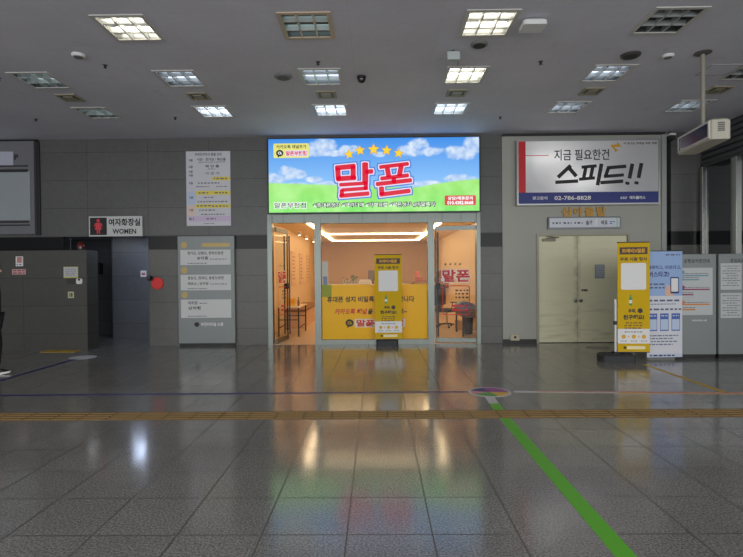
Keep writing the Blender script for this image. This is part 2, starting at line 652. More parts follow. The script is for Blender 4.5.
MB().lathe((-0.92, 19.75, 1.10), [(0.06, 0), (0.085, 0.13), (0.075, 0.13), (0.07, 0.11)], 16).build('pot', 'charcoal', t)
q = MB()
for i in range(9):
    a = i * 2.4
    r = 0.05 + 0.07 * (i % 3) / 2
    c = (-0.92, 19.75, 1.22)
    tip = (c[0] + r * math.cos(a), c[1] + r * math.sin(a), c[2] + 0.12 + 0.07 * ((i * 5) % 4) / 3)
    q.rod(c, tip, 0.004, 5)
    mid = Vector(tip)
    q.lathe((tip[0], tip[1], tip[2] - 0.03), [(0.003, 0), (0.025, 0.03), (0.02, 0.05), (0.002, 0.07)], 6)
q.build('leaves', mat('leaf', (90, 130, 40), 0.5, var=0.2), t)
mat('glass_jar', (190, 185, 165), 0.15)
for i, (x, h) in enumerate(((-1.28, 0.17), (-1.14, 0.13), (-0.76, 0.2))):
    t = thing('bottle', ('bottle at the far left of the row on the reception counter', 'short jar just left of the small counter plant', 'bottle right of the small counter plant')[i], 'bottle', (x, 19.7, 1.1), 0, 'bottles on the reception counter')
    MB().lathe((x, 19.7, 1.1), [(0.05, 0), (0.055, 0.02), (0.055, h - 0.05), (0.025, h), (0.025, h + 0.05)], 14).build('body', 'glass_jar', t, True)
    MB().lathe((x, 19.7, 1.1 + h + 0.05), [(0.03, 0), (0.03, 0.03)], 14).build('cap', 'charcoal', t)
t = thing('name_plate', 'low clear name plate on the counter in front of the plant', 'name plate', (-0.95, 19.56, 1.1))
MB().box(-1.2, -0.7, 19.54, 19.56, 1.10, 1.22).build('plate', mat('plate_grey', (190, 178, 160), 0.3), t)
q = MB()
q.scribble(-1.16, -0.74, 1.165, 0.05, 19.5395, 0, 4, 0.09)
q.build('lettering', mat('plate_ink', (140, 122, 105), 0.5), t)
t = thing('leaflet_stand', 'white and blue leaflet standing just inside the window at left', 'leaflet', (-1.17, 11.6, 0))
MB().box(-1.235, -1.10, 11.58, 11.60, 1.25, 1.80).build('sheet', 'white_print', t)
MB().box(-1.215, -1.12, 11.577, 11.58, 1.27, 1.46).build('blue_print_panel', mat('leaflet_blue', (120, 150, 200), 0.5), t)
MB().rod((-1.17, 11.61, 0.02), (-1.17, 11.61, 1.7), 0.012).build('pole', 'polished_steel', t)
MB().lathe((-1.17, 11.61, 0.004), [(0.14, 0), (0.14, 0.012), (0.02, 0.02)], 20).build('base', 'polished_steel', t)

# display shelf at the right, with a red box
t = thing('display_shelf', 'low brown display shelf deep in the shop right of the banner', 'shelf', (1.9, 19.8, 0))
q = MB().box(1.35, 1.40, 19.5, 20.1, 0, 1.188).box(2.30, 2.35, 19.5, 20.1, 0, 1.188)
for z in (0.05, 0.6, 1.15):
    q.box(1.40, 2.30, 19.5, 20.1, z, z + 0.04)
q.build('carcass', mat('shelf_brown', (170, 120, 80), 0.45), t)
t = thing('box', 'pinkish red box on the brown display shelf', 'box', (1.58, 19.7, 1.19))
MB().bevel_box(1.46, 1.74, 19.6, 19.8, 1.19, 1.36, 0.01).build('carton', mat('box_red', (200, 110, 90), 0.5), t)
MB().bevel_box(1.44, 1.64, 19.62, 19.8, 1.36, 1.56, 0.01).build('lid', mat('box_pink', (226, 140, 120), 0.5), t)
t = thing('box', 'brown box at the right end of the display shelf', 'box', (2.1, 19.7, 1.19))
MB().bevel_box(1.95, 2.25, 19.6, 19.9, 1.19, 1.30, 0.01).build('carton', mat('carton_brown', (165, 118, 80), 0.6), t)
MB().box(2.085, 2.115, 19.598, 19.902, 1.30, 1.304).build('tape', mat('carton_tape', (200, 170, 130), 0.3), t)
t = thing('wall_rack', 'brown wooden wall rack seen in the gap beside the right glass door', 'rack', (2.3, 18.3, 0.9))
q = MB()
for z in (0.98, 1.25, 1.52):
    q.box(2.15, 2.45, 17.6, 18.8, z, z + 0.04)
q.box(2.15, 2.45, 17.6, 17.64, 0.98, 1.56).box(2.15, 2.45, 18.76, 18.8, 0.98, 1.56)
q.build('shelves', 'shelf_brown', t)

# small table at the left inside the open door
t = thing('side_table', 'small table with thin black legs inside the open left door', 'table', (-2.1, 13.0, 0))
MB().bevel_box(-2.42, -1.86, 12.36, 13.66, 0.70, 0.725, 0.006).build('tabletop', mat('table_cream', (236, 214, 186), 0.4), t)
for x in (-2.38, -1.90):
    for y in (12.40, 13.62):
        MB().box(x - 0.016, x + 0.016, y - 0.016, y + 0.016, 0.004, 0.70).build('leg', 'black', t)
q = MB().box(-2.38, -1.90, 12.39, 12.41, 0.40, 0.42).box(-1.91, -1.89, 12.40, 13.62, 0.20, 0.22).box(-2.39, -2.37, 12.40, 13.62, 0.20, 0.22)
q.box(-2.38, -1.90, 13.61, 13.63, 0.40, 0.42)
q.build('stretcher', 'black', t)
t = thing('box', 'small yellow box on the black-legged table', 'box', (-2.15, 12.9, 0.725))
MB().bevel_box(-2.27, -2.06, 12.85, 12.97, 0.725, 0.91, 0.006).build('carton', mat('box_yellow', (246, 190, 40), 0.45), t)
MB().box(-2.25, -2.08, 12.8485, 12.85, 0.78, 0.86).build('print_panel', mat('box_orange', (240, 165, 30), 0.5), t)
t = thing('bottle', 'slim dark bottle beside the yellow box on the table', 'bottle', (-1.96, 12.8, 0.725))
MB().lathe((-1.96, 12.8, 0.725), [(0.026, 0), (0.028, 0.01), (0.028, 0.12), (0.012, 0.16), (0.012, 0.19)], 14).build('body', mat('bottle_dark', (130, 105, 70), 0.3), t, True)
MB().lathe((-1.96, 12.8, 0.915), [(0.014, 0), (0.014, 0.02)], 12).build('cap', 'charcoal', t)
t = thing('bench', 'long beige bench with dark seat edge along the left shop wall', 'bench', (-2.2, 15.5, 0))
MB().box(-2.55, -2.02, 14.2, 17.6, 0.004, 0.47).build('body', mat('bench_beige', (222, 184, 146), 0.5), t)
MB().bevel_box(-2.55, -1.98, 14.15, 17.65, 0.47, 0.54, 0.012).build('seat', mat('bench_seat', (140, 100, 70), 0.5), t)

# office chair behind the right glass door
t = local(thing('office_chair', 'dark office chair on a star base behind the right glass door', 'chair', (1.93, 14.3, 0.004), 0.7))
q = MB()
for i in range(5):
    a = i * 2 * PI / 5 + 0.3
    q.rod((0, 0, 0.10), (0.29 * math.cos(a), 0.29 * math.sin(a), 0.075), 0.022, 8, 0, 0.016)
q.build('star_base', 'charcoal', t)
for i in range(5):
    a = i * 2 * PI / 5 + 0.3
    c = Vector((0.29 * math.cos(a), 0.29 * math.sin(a), 0.03))
    d = Vector((-math.sin(a), math.cos(a), 0)) * 0.022
    MB().rod(c - d, c + d, 0.03, 14).build('caster', 'black', t)
MB().rod((0, 0, 0.09), (0, 0, 0.44), 0.025, 12).build('gas_lift', 'polished_steel', t)
MB().bevel_box(-0.24, 0.24, -0.23, 0.23, 0.43, 0.51, 0.03).build('seat', mat('chair_fabric', (50, 48, 48), 0.8), t)
q = MB()
for i in range(7):
    for k in range(6):
        x0 = -0.23 + i * 0.066
        z0 = 0.62 + k * 0.09
        q.box(x0, x0 + 0.058, 0.235, 0.27, z0, z0 + 0.08)
q.box(-0.23, 0.23, 0.27, 0.285, 0.6, 1.17)
q.build('backrest', mat('chair_mesh', (78, 76, 76), 0.7), t)
MB().path([(0, 0.1, 0.44), (0, 0.28, 0.5), (0, 0.29, 0.75)], 0.02).build('back_support', 'charcoal', t)
for sx in (-1, 1):
    q = MB().path([(0.25 * sx, 0.05, 0.46), (0.29 * sx, 0.05, 0.66)], 0.015)
    q.bevel_box(0.29 * sx - 0.03, 0.29 * sx + 0.03, -0.15, 0.12, 0.66, 0.69, 0.01)
    q.build('armrest', 'charcoal', t)
# table with dark legs and a bag
t = thing('work_table', 'table with dark legs behind the right glass door', 'table', (2.22, 12.6, 0))
MB().bevel_box(1.97, 2.43, 12.1, 13.2, 0.60, 0.64, 0.008).build('tabletop', mat('table_walnut', (120, 82, 66), 0.45), t)
MB().box(2.02, 2.38, 12.15, 13.15, 0.46, 0.60).build('apron', mat('table_apron', (98, 66, 56), 0.5), t)
for x in (2.02, 2.38):
    for y in (12.14, 13.16):
        MB().box(x - 0.02, x + 0.02, y - 0.02, y + 0.02, 0.004, 0.60).build('leg', mat('table_leg', (70, 54, 44), 0.5), t)
MB().box(2.04, 2.36, 12.13, 12.15, 0.16, 0.18).build('stretcher', 'table_leg', t)
t = thing('bin', 'dark waste bin under the dark-legged table', 'bin', (2.24, 12.7, 0.004))
MB().lathe((2.24, 12.72, 0.004), [(0.10, 0), (0.13, 0.40), (0.12, 0.40), (0.115, 0.37)], 20).build('body', mat('bin_dark', (58, 54, 50), 0.5), t)
MB().lathe((2.24, 12.72, 0.395), [(0.135, 0), (0.135, 0.02), (0.12, 0.02)], 20).build('rim', 'black', t)
t = thing('bag', 'blue grey bag lying on the dark-legged table', 'bag', (2.14, 12.5, 0.64))
q = MB()
for (r, h) in ((1, 1),):
    pts = [(1.93, 0.645), (2.36, 0.645), (2.38, 0.70), (2.28, 0.78), (2.12, 0.83), (1.98, 0.79), (1.90, 0.71)]
    q.prism(pts, 12.3, 12.75)
q.build('body', mat('bag_blue', (120, 136, 160), 0.6), t, True)
MB().path([(2.02, 12.29, 0.79), (2.08, 12.27, 0.74), (2.2, 12.27, 0.74), (2.26, 12.29, 0.78)], 0.01).build('handle', mat('bag_handle', (74, 84, 110), 0.6), t)
t = thing('box', 'small tan carton on the floor between office chair and table', 'box', (2.2, 13.75, 0.004))
MB().bevel_box(2.08, 2.36, 13.6, 13.9, 0.004, 0.24, 0.006).build('carton', mat('carton_tan', (206, 160, 104), 0.6), t)
MB().box(2.20, 2.24, 13.595, 13.905, 0.24, 0.243).build('tape', 'carton_tape', t)

# ================================================================== SHOP FRONT
t = thing('storefront_frame', 'brushed steel frame of the glazed shop front under the bright sign', 'shop frame', (-0.06, WY, 0))
for x0, x1, y0 in ((-2.34, -2.24, WY - 0.03), (-1.335, -1.20, WY - 0.02), (1.09, 1.225, WY - 0.02), (2.13, 2.21, WY - 0.03)):
    MB().box(x0, x1, y0, WY + 0.16, 0, 2.80).build('post', 'brushed_steel', t)
MB().box(-2.24, -1.335, WY, WY + 0.14, 2.62, 2.80).build('header', 'brushed_steel', t)
MB().box(-1.20, 1.09, WY, WY + 0.14, 2.60, 2.80).build('header', 'brushed_steel', t)
MB().box(1.225, 2.13, WY, WY + 0.14, 2.60, 2.80).build('header', 'brushed_steel', t)
MB().box(-1.20, 1.09, WY - 0.01, WY + 0.14, 0.0, 0.10).build('sill', 'brushed_steel', t)
q = MB()
for x in (-2.0, -1.55, -0.8, -0.3, 0.2, 0.7, 1.4, 1.8):
    q.box(x - 0.004, x + 0.004, WY - 0.002, WY, 2.62, 2.80)
q.build('joint', 'charcoal', t)
# masonry above the front, behind the sign
struct(MB().box(SX0, SX1, WY + 0.0, WY + 0.2, 2.80, HC).build('wall_lintel', 'granite_upper'))
struct(MB().box(-1.20, 1.09, WY + 0.06, WY + 0.072, 0.10, 2.60).build('window_1', 'clear_glass'))

mat('decal_red', (205, 40, 50), 0.5, var=0)
mat('decal_white', (240, 236, 228), 0.5, var=0)
mat('decal_grey', (120, 110, 98), 0.5, var=0)
mat('decal_dark', (60, 52, 50), 0.5, var=0)
mat('steel_dark', (72, 74, 72), 0.3, metal=0.8)


def glass_door(label, loc, rz, flip):
    """leaf 0.86 wide hinged at local x=0 and running to +x (or -x when flipped)"""
    s = -1 if flip else 1
    t = local(thing('glass_door', label, 'glass door', loc, rz, 'glass doors of the shop'))
    w = 0.87

    def bx(mb, a, b, *r):
        return mb.box(min(s * a, s * b), max(s * a, s * b), *r)
    bx(MB(), 0, w, -0.006, 0.006, 0.10, 2.44).build('pane', 'clear_glass', t)
    bx(MB(), 0, w, -0.022, 0.022, 2.44, 2.53).build('top_rail', 'brushed_steel', t)
    bx(MB(), 0, w, -0.022, 0.022, 0.012, 0.10).build('bottom_rail', 'brushed_steel', t)
    bx(MB(), w - 0.025, w, -0.012, 0.012, 0.10, 2.44).build('edge_strip', 'steel_dark', t)
    h = MB()
    for yy in (-0.06, 0.06):
        h.rod((s * (w - 0.055), yy, 0.12), (s * (w - 0.055), yy, 2.40), 0.017, 10)
    for z in (0.24, 2.28, 1.2):
        h.rod((s * (w - 0.055), -0.06, z), (s * (w - 0.055), 0.06, z), 0.009, 8)
    h.build('pull_handle', 'steel_dark', t, True)
    bx(MB(), w - 0.11, w - 0.02, -0.03, 0.03, 1.17, 1.30).build('lock', 'charcoal', t)
    bx(MB(), w - 0.2, w - 0.12, -0.009, -0.006, 1.33, 1.40).build('alarm_sticker', 'white_print', t)
    MB().rod((s * 0.06, 0, 0.0), (s * 0.06, 0, 0.02), 0.03, 12).build('pivot', 'steel_dark', t)
    # printed on the pane
    a, b = sorted((s * 0.13, s * 0.72))
    d = MB()
    d.text('말폰', a - 0.015, b + 0.015, 1.30, 1.60, -0.0075, 1, 0.075)
    d.text('말폰', a, b, 1.315, 1.585, -0.0085, 0, 0.035)
    d.build('logo_lettering', ['decal_red', 'decal_white'], t)
    d = MB()
    z0, z1, r, n = 0.60, 1.24, 0.06, 6
    ring = []
    for rr, o in ((r, 0), (r - 0.018, 0.018)):
        pts = []
        for cx, cz, aa in ((b - o - rr, z0 + o + rr, -PI / 2), (b - o - rr, z1 - o - rr, 0), (a + o + rr, z1 - o - rr, PI / 2), (a + o + rr, z0 + o + rr, PI)):
            for i in range(n + 1):
                tt = aa + PI / 2 * i / n
                pts.append((cx + rr * math.cos(tt), -0.0075, cz + rr * math.sin(tt)))
        ring += pts
    N = len(ring) // 2
    d.add(ring, [(i, (i + 1) % N, N + (i + 1) % N, N + i) for i in range(N)])
    d.build('red_outline', 'decal_red', t)
    d = MB()
    for i, z in enumerate((1.13, 1.06, 0.98)):
        d.scribble(a + 0.28, b - 0.03, z, 0.035, -0.0075, 0, 30 + i, 0.06)
    for i in range(2):
        d.scribble(a + 0.2, b - 0.06, 0.80 - 0.09 * i, 0.045, -0.0075, 1, 40 + i, 0.25)
    d.build('small_lettering', ['decal_dark', 'decal_red'], t)
    d = MB()
    for i in range(4):
        star(d, a + 0.07 + i * 0.105, 1.70, 0.032, -0.0075, 0)
    d.build('star_row', 'decal_grey', t)
    return t


def star(mb, cx, cz, r, y, m=0, rot=0.0, th=0.0):
    pts = []
    for i in range(10):
        a = PI / 2 + rot + i * PI / 5
        rr = r if i % 2 == 0 else r * 0.45
        pts.append((cx + rr * math.cos(a), cz + rr * math.sin(a)))
    if th:
        mb.prism(pts, y - th, y, m)
    else:
        vs = [(cx, y, cz)] + [(x, y, z) for x, z in pts]
        mb.add(vs, [(0, i + 1, (i + 1) % 10 + 1) for i in range(10)], m)


glass_door('left glass door of the shop swung open inward', (-2.19, WY + 0.10, 0.004), math.radians(83), False)
glass_door('right glass door of the shop standing nearly shut', (2.13, WY + 0.07, 0.004), math.radians(-9), True)

# yellow film on the middle pane
fy = WY + 0.058
t = thing('window_film', 'yellow printed film covering the lower half of the shop window', 'window film', (-0.055, fy, 0.1))
film('film_yellow', (255, 214, 8), 0.35)
MB().box(-1.19, 1.085, fy - 0.002, fy, 0.105, 1.28).build('film_sheet', 'film_yellow', t)
MB().box(-1.19, -0.98, fy - 0.003, fy - 0.002, 1.02, 1.28).build('green_patch', mat('film_green', (150, 160, 30), 0.5), t)
mat('film_ink', (38, 26, 20), 0.5, var=0)
mat('film_red', (214, 58, 40), 0.5, var=0)
q = MB().text('휴대폰 성지 비밀특가를 공개합니다', -1.08, 0.80, 0.90, 1.03, fy - 0.0035, 0, 0.03)
q.build('headline_lettering', 'film_ink', t)
q = MB().text('카카오톡 채널', -0.92, -0.22, 0.64, 0.765, fy - 0.0035, 1, 0.035, 0.2)
q.text('을 추가해주세요~', -0.20, 0.64, 0.64, 0.765, fy - 0.0035, 0, 0.035, 0.2)
q.build('subtitle_lettering', ['film_ink', 'film_red'], t)
q = MB().rrect(-0.49, 0.60, 0.36, 0.54, 0.02, fy - 0.0035, fy - 0.002, 0)
q.text('말폰부천점', -0.45, 0.55, 0.375, 0.525, fy - 0.0045, 1, 0.04)
q.build('name_lettering', [mat('film_pale', (236, 226, 206), 0.5), 'film_red'], t)


def bubble(mb, cx, cz, r, y, mdark, mlight):
    pts = [(cx + r * math.cos(i * PI / 12), cz + 0.9 * r * math.sin(i * PI / 12)) for i in range(24)]
    mb.prism(pts, y - 0.0015, y, mdark)
    mb.add([(cx - r * 0.55, y - 0.0008, cz - r * 0.6), (cx - r * 0.05, y - 0.0008, cz - r * 0.85), (cx - r * 0.55, y - 0.0008, cz - r * 1.3)], [(0, 2, 1)], mdark)
    mb.text('Ch', cx - r * 0.5, cx + r * 0.52, cz - r * 0.38, cz + r * 0.4, y - 0.003, mlight, 0.04)


q = MB()
bubble(q, -0.60, 0.455, 0.088, fy - 0.002, 0, 1)
q.build('speech_bubble_icon', ['film_ink', 'yellow_print'], t)

# ================================================================== THE BIG SIGN


def sign_picture():
    k = NB('sign_picture')
    x, y, z = k.xyz()
    px = [(325, 147, 12, 6), (317, 152, 14, 5), (350, 151, 9, 4), (334, 155, 18, 3), (290, 173, 9, 6), (277, 179, 10, 5), (301, 175, 6, 4), (315, 180.5, 8, 3), (332, 185, 16, 2.5),
          (418, 147, 9, 6), (409, 153, 11, 5), (430, 154, 12, 4), (461, 156, 14, 6), (474, 147, 10, 9), (452, 153, 6, 5), (459, 181, 15, 4), (424, 186, 20, 3), (379, 156, 6, 2.5), (300, 186, 10, 3)]
    wz = k.n('ShaderNodeTexNoise')
    wz.inputs['Scale'].default_value = 5.0
    wz.inputs['Detail'].default_value = 5
    k.t.links.new(k.vec, wz.inputs['Vector'])
    f = None
    for cx, cy, rx, rz in px:
        lx, lz = (cx - 374) * 0.02142, (213.3 - cy) * 0.02142
        a = k.math('MULTIPLY', k.math('SUBTRACT', x, lx), 1 / (rx * 0.02142))
        b = k.math('MULTIPLY', k.math('SUBTRACT', z, lz), 1 / (rz * 0.02142))
        d = k.math('ADD', k.math('MULTIPLY', a, a), k.math('MULTIPLY', b, b))
        g = k.math('SUBTRACT', 1.35, d)
        f = g if f is None else k.math('SMOOTH_MAX', f, g, 0.3)
    f = k.math('ADD', f, k.math('MULTIPLY_ADD', wz.outputs['Fac'], 3.2, -1.6))
    cl = k.ramp(f, -0.1, 0.9)
    shade = k.ramp(k.noise(7.0, 4.0), 0.3, 0.7)
    sky = k.mix(k.ramp(z, 0.5, 1.55), lin((138, 194, 246)), lin((62, 142, 230)))
    cloud = k.mix(shade, lin((150, 186, 232)), lin((222, 234, 250)))
    pic = k.mix(cl, sky, cloud)
    zl = k.math('MULTIPLY_ADD', x, -0.042, 0.555)
    dx = k.math('SUBTRACT', x, 2.7)
    zr = k.math('MULTIPLY_ADD', k.math('MULTIPLY', dx, dx), -0.055, 0.70)
    h = k.math('SMOOTH_MAX', zl, zr, 0.05)
    grass = k.mix(k.ramp(z, 0.0, 0.65), lin((112, 226, 92)), lin((158, 226, 112)))
    grass = k.mix(k.ramp(k.noise(3.0, 3.0), 0.35, 0.7), grass, lin((172, 238, 138)))
    pic = k.mix(k.ramp(k.math('SUBTRACT', h, z), -0.01, 0.02), pic, grass)
    k.set(k.b.inputs['Base Color'], k.mix(0.9, pic, (0, 0, 0, 1)))
    k.b.inputs['Roughness'].default_value = 0.3
    k.set(k.b.inputs['Emission Color'], pic)
    k.b.inputs['Emission Strength'].default_value = 1.0


sign_picture()
glow('sign_red', (214, 10, 48), 1.0)
glow('sign_pale', (226, 214, 236), 1.0)
glow('sign_blue', (70, 128, 208), 1.0)
glow('sign_yellow', (252, 208, 44), 1.0)
glow('sign_gold_edge', (196, 150, 50), 1.0)
glow('sign_badge', (226, 222, 120), 1.0)
glow('sign_white', (244, 248, 246), 1.0)
glow('sign_dark', (22, 40, 38), 0.8)
glow('sign_badge_red', (214, 52, 62), 1.0)
sy = WY - 0.13
SGN = Matrix(((0.988, 0, 0, -0.001), (0, 1, 0, 0), (0, 0, 0.984, 0.055), (0, 0, 0, 1)))
t = thing('shop_sign', 'wide bright backlit shop sign with blue sky, green hills and red lettering', 'shop sign', (-0.05, WY, 2.81))
q = MB().box(-2.33, 2.23, WY - 0.12, WY, 2.79, 4.415, 0)
q.xf(SGN).build('casing', mat('sign_casing', (50, 52, 54), 0.4, metal=0.5), t)
fc = MB().box(-2.30, 2.20, sy, WY - 0.12, 2.815, 4.39)
fc.xf(SGN).build('picture_panel', 'sign_picture', t)


def PX(px):
    return (px - 374) * 0.02142 - 0.05


def PZ(py):
    return 2.81 + (213.3 - py) * 0.02142


# brush-like letters drawn stroke by stroke
LET = [
    # 말
    ([(336.0, 165.5), (355.5, 163.5)], 5.0), ([(338.0, 165.5), (338.8, 179)], 5.2), ([(353.5, 163.5), (353.5, 178)], 5.2), ([(337.0, 177.8), (356, 176.5)], 5.0),
    ([(365.5, 160.0), (365.5, 182.0)], 6.0), ([(366, 170.2), (373.0, 169.6)], 4.5),
    ([(340, 184.5), (367.5, 182.8)], 3.6), ([(366.0, 183), (366.0, 190)], 4.4), ([(342.0, 190.5), (367.5, 188.6)], 3.6), ([(342.0, 190), (342.0, 197)], 4.4), ([(340, 197.0), (369, 194.5)], 4.2),
    # 폰
    ([(380, 165.0), (408.5, 161.5)], 3.8), ([(387.5, 166), (389, 176)], 5.0), ([(401.5, 163.5), (399.5, 175)], 5.0), ([(381, 178.0), (408.5, 174.5)], 4.0),
    ([(394, 177), (394, 183)], 4.6), ([(376.5, 184.2), (411.5, 180)], 4.2), ([(381.5, 187.5), (382.0, 196)], 5.2), ([(380, 196.0), (410, 192.0)], 4.4),
]
mats3 = ['sign_blue', 'sign_pale', 'sign_red']
for i, (grow, nm) in enumerate(((4.6, 'blue_outline'), (2.2, 'pale_outline'), (0.0, 'name_lettering'))):
    q = MB()
    for pts, w in LET:
        (xa, ya), (xb, yb) = [(u, 197.5 - (197.5 - v) * 0.885) for u, v in pts]
        L = math.hypot(xb - xa, yb - ya)
        ux, uy = (xb - xa) / L, (yb - ya) / L
        hw, e = (w + grow) / 2, grow / 2
        xa, ya, xb, yb = xa - ux * e, ya - uy * e, xb + ux * e, yb + uy * e
        nx, ny = -uy, ux
        c = [(xa + nx * hw, ya + ny * hw), (xb + nx * hw, yb + ny * hw), (xb + ux * 0.8, yb + uy * 0.8), (xb - nx * hw, yb - ny * hw), (xa - nx * hw, ya - ny * hw), (xa - ux * 0.8, ya - uy * 0.8)]
        P = [(PX(u), PZ(v)) for u, v in c]
        ar = sum(P[k][0] * P[(k + 1) % 6][1] - P[(k + 1) % 6][0] * P[k][1] for k in range(6))
        if ar < 0:
            P.reverse()
        q.prism(P, sy - 0.004 * (i + 1), sy, 0)
    q.xf(SGN).build(nm, mats3[i], t)
for cx, cy, r, ro in ((349.5, 153.3, 5.2, 0.15), (360.5, 149.6, 5.6, 0.08), (374, 148.6, 6.2, 0), (387, 149.8, 5.6, -0.08), (399, 152.8, 5.2, -0.15)):
    q = MB()
    star(q, PX(cx), PZ(cy + 2.2), r * 0.02142 * 1.05, sy, 1, ro, 0.003)
    star(q, PX(cx), PZ(cy + 2.2), r * 0.02142 * 0.86, sy, 0, ro, 0.006)
    q.xf(SGN).build('star', ['sign_yellow', 'sign_gold_edge'], t)
q = MB().rrect(PX(274), PX(309.5), PZ(158.5), PZ(144), 0.03, sy - 0.003, sy, 0)
q.text('카카오톡 채널추가', PX(277), PX(307), PZ(149.2), PZ(145.5), sy - 0.004, 1, 0.02)
q.rrect(PX(285.5), PX(308), PZ(156.9), PZ(151), 0.015, sy - 0.0036, sy - 0.003, 2)
q.text('말폰부천점', PX(286.5), PX(307), PZ(156.2), PZ(151.7), sy - 0.0045, 3, 0.03)
bubble(q, PX(280.3), PZ(153.6), 0.078, sy - 0.003, 1, 4)
q.xf(SGN).build('channel_badge', ['sign_badge', 'sign_dark', 'sign_pale', 'sign_badge_red', 'sign_white'], t)
q = MB().text('말폰부천점', PX(274.5) - 0.015, PX(306) + 0.015, PZ(208.9) - 0.015, PZ(203.3) + 0.015, sy - 0.002, 0, 0.075)
q.text('말폰부천점', PX(274.5), PX(306), PZ(208.9), PZ(203.3), sy - 0.004, 1, 0.012)
q.xf(SGN).build('branch_lettering', ['sign_white', 'sign_dark'], t)
q = MB().text('#휴대폰성지 #박리다매 #가격표캡 #말폰성지 #비밀특가', PX(312.8), PX(435.7), PZ(208.8), PZ(203.3), sy - 0.002, 0, 0.10)
q.text('#휴대폰성지 #박리다매 #가격표캡 #말폰성지 #비밀특가', PX(313.6), PX(434.9), PZ(208.3), PZ(203.9), sy - 0.006, 1, 0.005)
q.xf(SGN).build('hashtag_lettering', ['sign_dark', 'sign_white'], t)
q = MB().rrect(PX(444.5), PX(475.5), PZ(207.5), PZ(197.7), 0.03, sy - 0.003, sy, 0)
q.text('상담/제휴문의', PX(447.5), PX(472.5), PZ(202.3), PZ(198.6), sy - 0.004, 1, 0.03)
q.text('010.4382.8668', PX(447), PX(473), PZ(206.8), PZ(203.1), sy - 0.004, 1, 0.04)
q.xf(SGN).build('contact_badge', ['sign_badge_red', 'sign_white'], t)

# ================================================================== LEFT SIDE OF THE HALL
t = thing('sign_board', 'grey board with a pale blank screen high at the left edge', 'sign board', (-8.4, WY, 2.4))
MB().box(-9.6, -7.295, WY - 0.10, WY, 2.42, 4.40).build('board', mat('board_grey', (112, 112, 116), 0.5, var=0.08, scale=3), t)
MB().box(-9.6, -7.375, WY - 0.115, WY - 0.10, 2.72, 3.76).build('screen', mat('screen_pale', (150, 158, 162), 0.4, var=0.08, scale=2), t)
q = MB().box(-9.6, -7.42, WY - 0.125, WY - 0.10, 3.74, 3.80).box(-9.6, -7.42, WY - 0.125, WY - 0.10, 2.665, 2.70).box(-9.6, -7.40, WY - 0.125, WY - 0.10, 2.60, 2.625)
q.box(-9.6, -7.42, WY - 0.12, WY - 0.10, 3.86, 3.885)
q.build('rail', 'charcoal', t)
MB().box(-9.2, -7.73, WY - 0.112, WY - 0.10, 3.89, 4.18).build('name_plate', mat('plate_white', (178, 182, 196), 0.5), t)
MB().text('P', -7.71, -7.62, 4.0, 4.12, WY - 0.102, 0, 0.03).build('lettering', 'black_print', t)
MB().box(-7.30, -7.22, WY - 0.03, WY, 2.40, 4.40).build('side_cover', 'charcoal', t)
MB().box(-9.6, -7.24, WY - 0.05, WY, 4.41, HC - 0.01).build('top_cover', 'black', t)

t = thing('restroom_sign', 'black and white women restroom sign with red figure over the entrance', 'sign', (-5.58, WY, 2.36))
MB().bevel_box(-6.16, -5.01, WY - 0.06, WY, 2.36, 2.79, 0.006).build('panel', mat('sign_white_panel', (200, 202, 200), 0.4), t)
MB().box(-6.13, -5.77, WY - 0.064, WY - 0.06, 2.39, 2.76).build('pictogram_panel', 'black', t)
q = MB()
cx = -5.95
q.prism([(cx + 0.035 * math.cos(i * PI / 8), 2.70 + 0.035 * math.sin(i * PI / 8)) for i in range(16)], WY - 0.068, WY - 0.064)
q.prism([(cx - 0.035, 2.42), (cx - 0.008, 2.42), (cx - 0.008, 2.5), (cx + 0.008, 2.5), (cx + 0.008, 2.42), (cx + 0.035, 2.42), (cx + 0.035, 2.5), (cx + 0.075, 2.51), (cx + 0.045, 2.6),
         (cx + 0.09, 2.56), (cx + 0.075, 2.63), (cx + 0.04, 2.655), (cx - 0.04, 2.655), (cx - 0.075, 2.63), (cx - 0.09, 2.56), (cx - 0.045, 2.6), (cx - 0.075, 2.51), (cx - 0.035, 2.5)], WY - 0.068, WY - 0.064)
q.build('woman_pictogram', mat('pictogram_red', (214, 60, 72), 0.5), t)
q = MB().text('여자화장실', -5.73, -5.05, 2.58, 2.74, WY - 0.0615, 0, 0.03)
q.text('WOMEN', -5.65, -5.14, 2.41, 2.52, WY - 0.0615, 0, 0.03)
q.build('lettering', 'black_print', t)

t = thing('red_dome', 'round dark red dome on top of the left partition wall', 'alarm', (-6.12, 10.6, 2.05))  # plain dark red dome on a black base
MB().lathe((-6.12, 10.6, 2.05), [(0.085, 0), (0.085, 0.03), (0.07, 0.035)], 20).build('base', 'black', t)
MB().lathe((-6.12, 10.6, 2.085), [(0.07, 0), (0.072, 0.06), (0.06, 0.11), (0.03, 0.14), (0.005, 0.145)], 20).build('dome', mat('dome_dark_red', (96, 26, 22), 0.15), t, True)

# small things on the partition
PYF = 10.47
t = thing('notice_sticker', 'small pink and white vertical sticker high on the left partition', 'sticker', (-7.31, PYF, 1.73))
MB().box(-7.39, -7.24, PYF - 0.004, PYF, 1.73, 1.93).build('sheet', 'white_print', t)
q = MB().box(-7.365, -7.265, PYF - 0.005, PYF - 0.004, 1.80, 1.92, 0)
q.scribble(-7.37, -7.26, 1.765, 0.025, PYF - 0.004, 1, 3, 0.04)
q.build('print', [mat('sticker_pink', (190, 130, 130), 0.5), 'grey_print'], t)
t = thing('notice_sticker', 'wide pink warning strip under the small sticker on the partition', 'sticker', (-7.33, PYF, 1.56))
MB().box(-7.47, -7.19, PYF - 0.004, PYF, 1.56, 1.67).build('sheet', mat('strip_pink', (200, 160, 160), 0.5), t)
q = MB().scribble(-7.45, -7.21, 1.64, 0.025, PYF - 0.004, 0, 5, 0.06)
q.scribble(-7.45, -7.21, 1.59, 0.025, PYF - 0.004, 0, 6, 0.06)
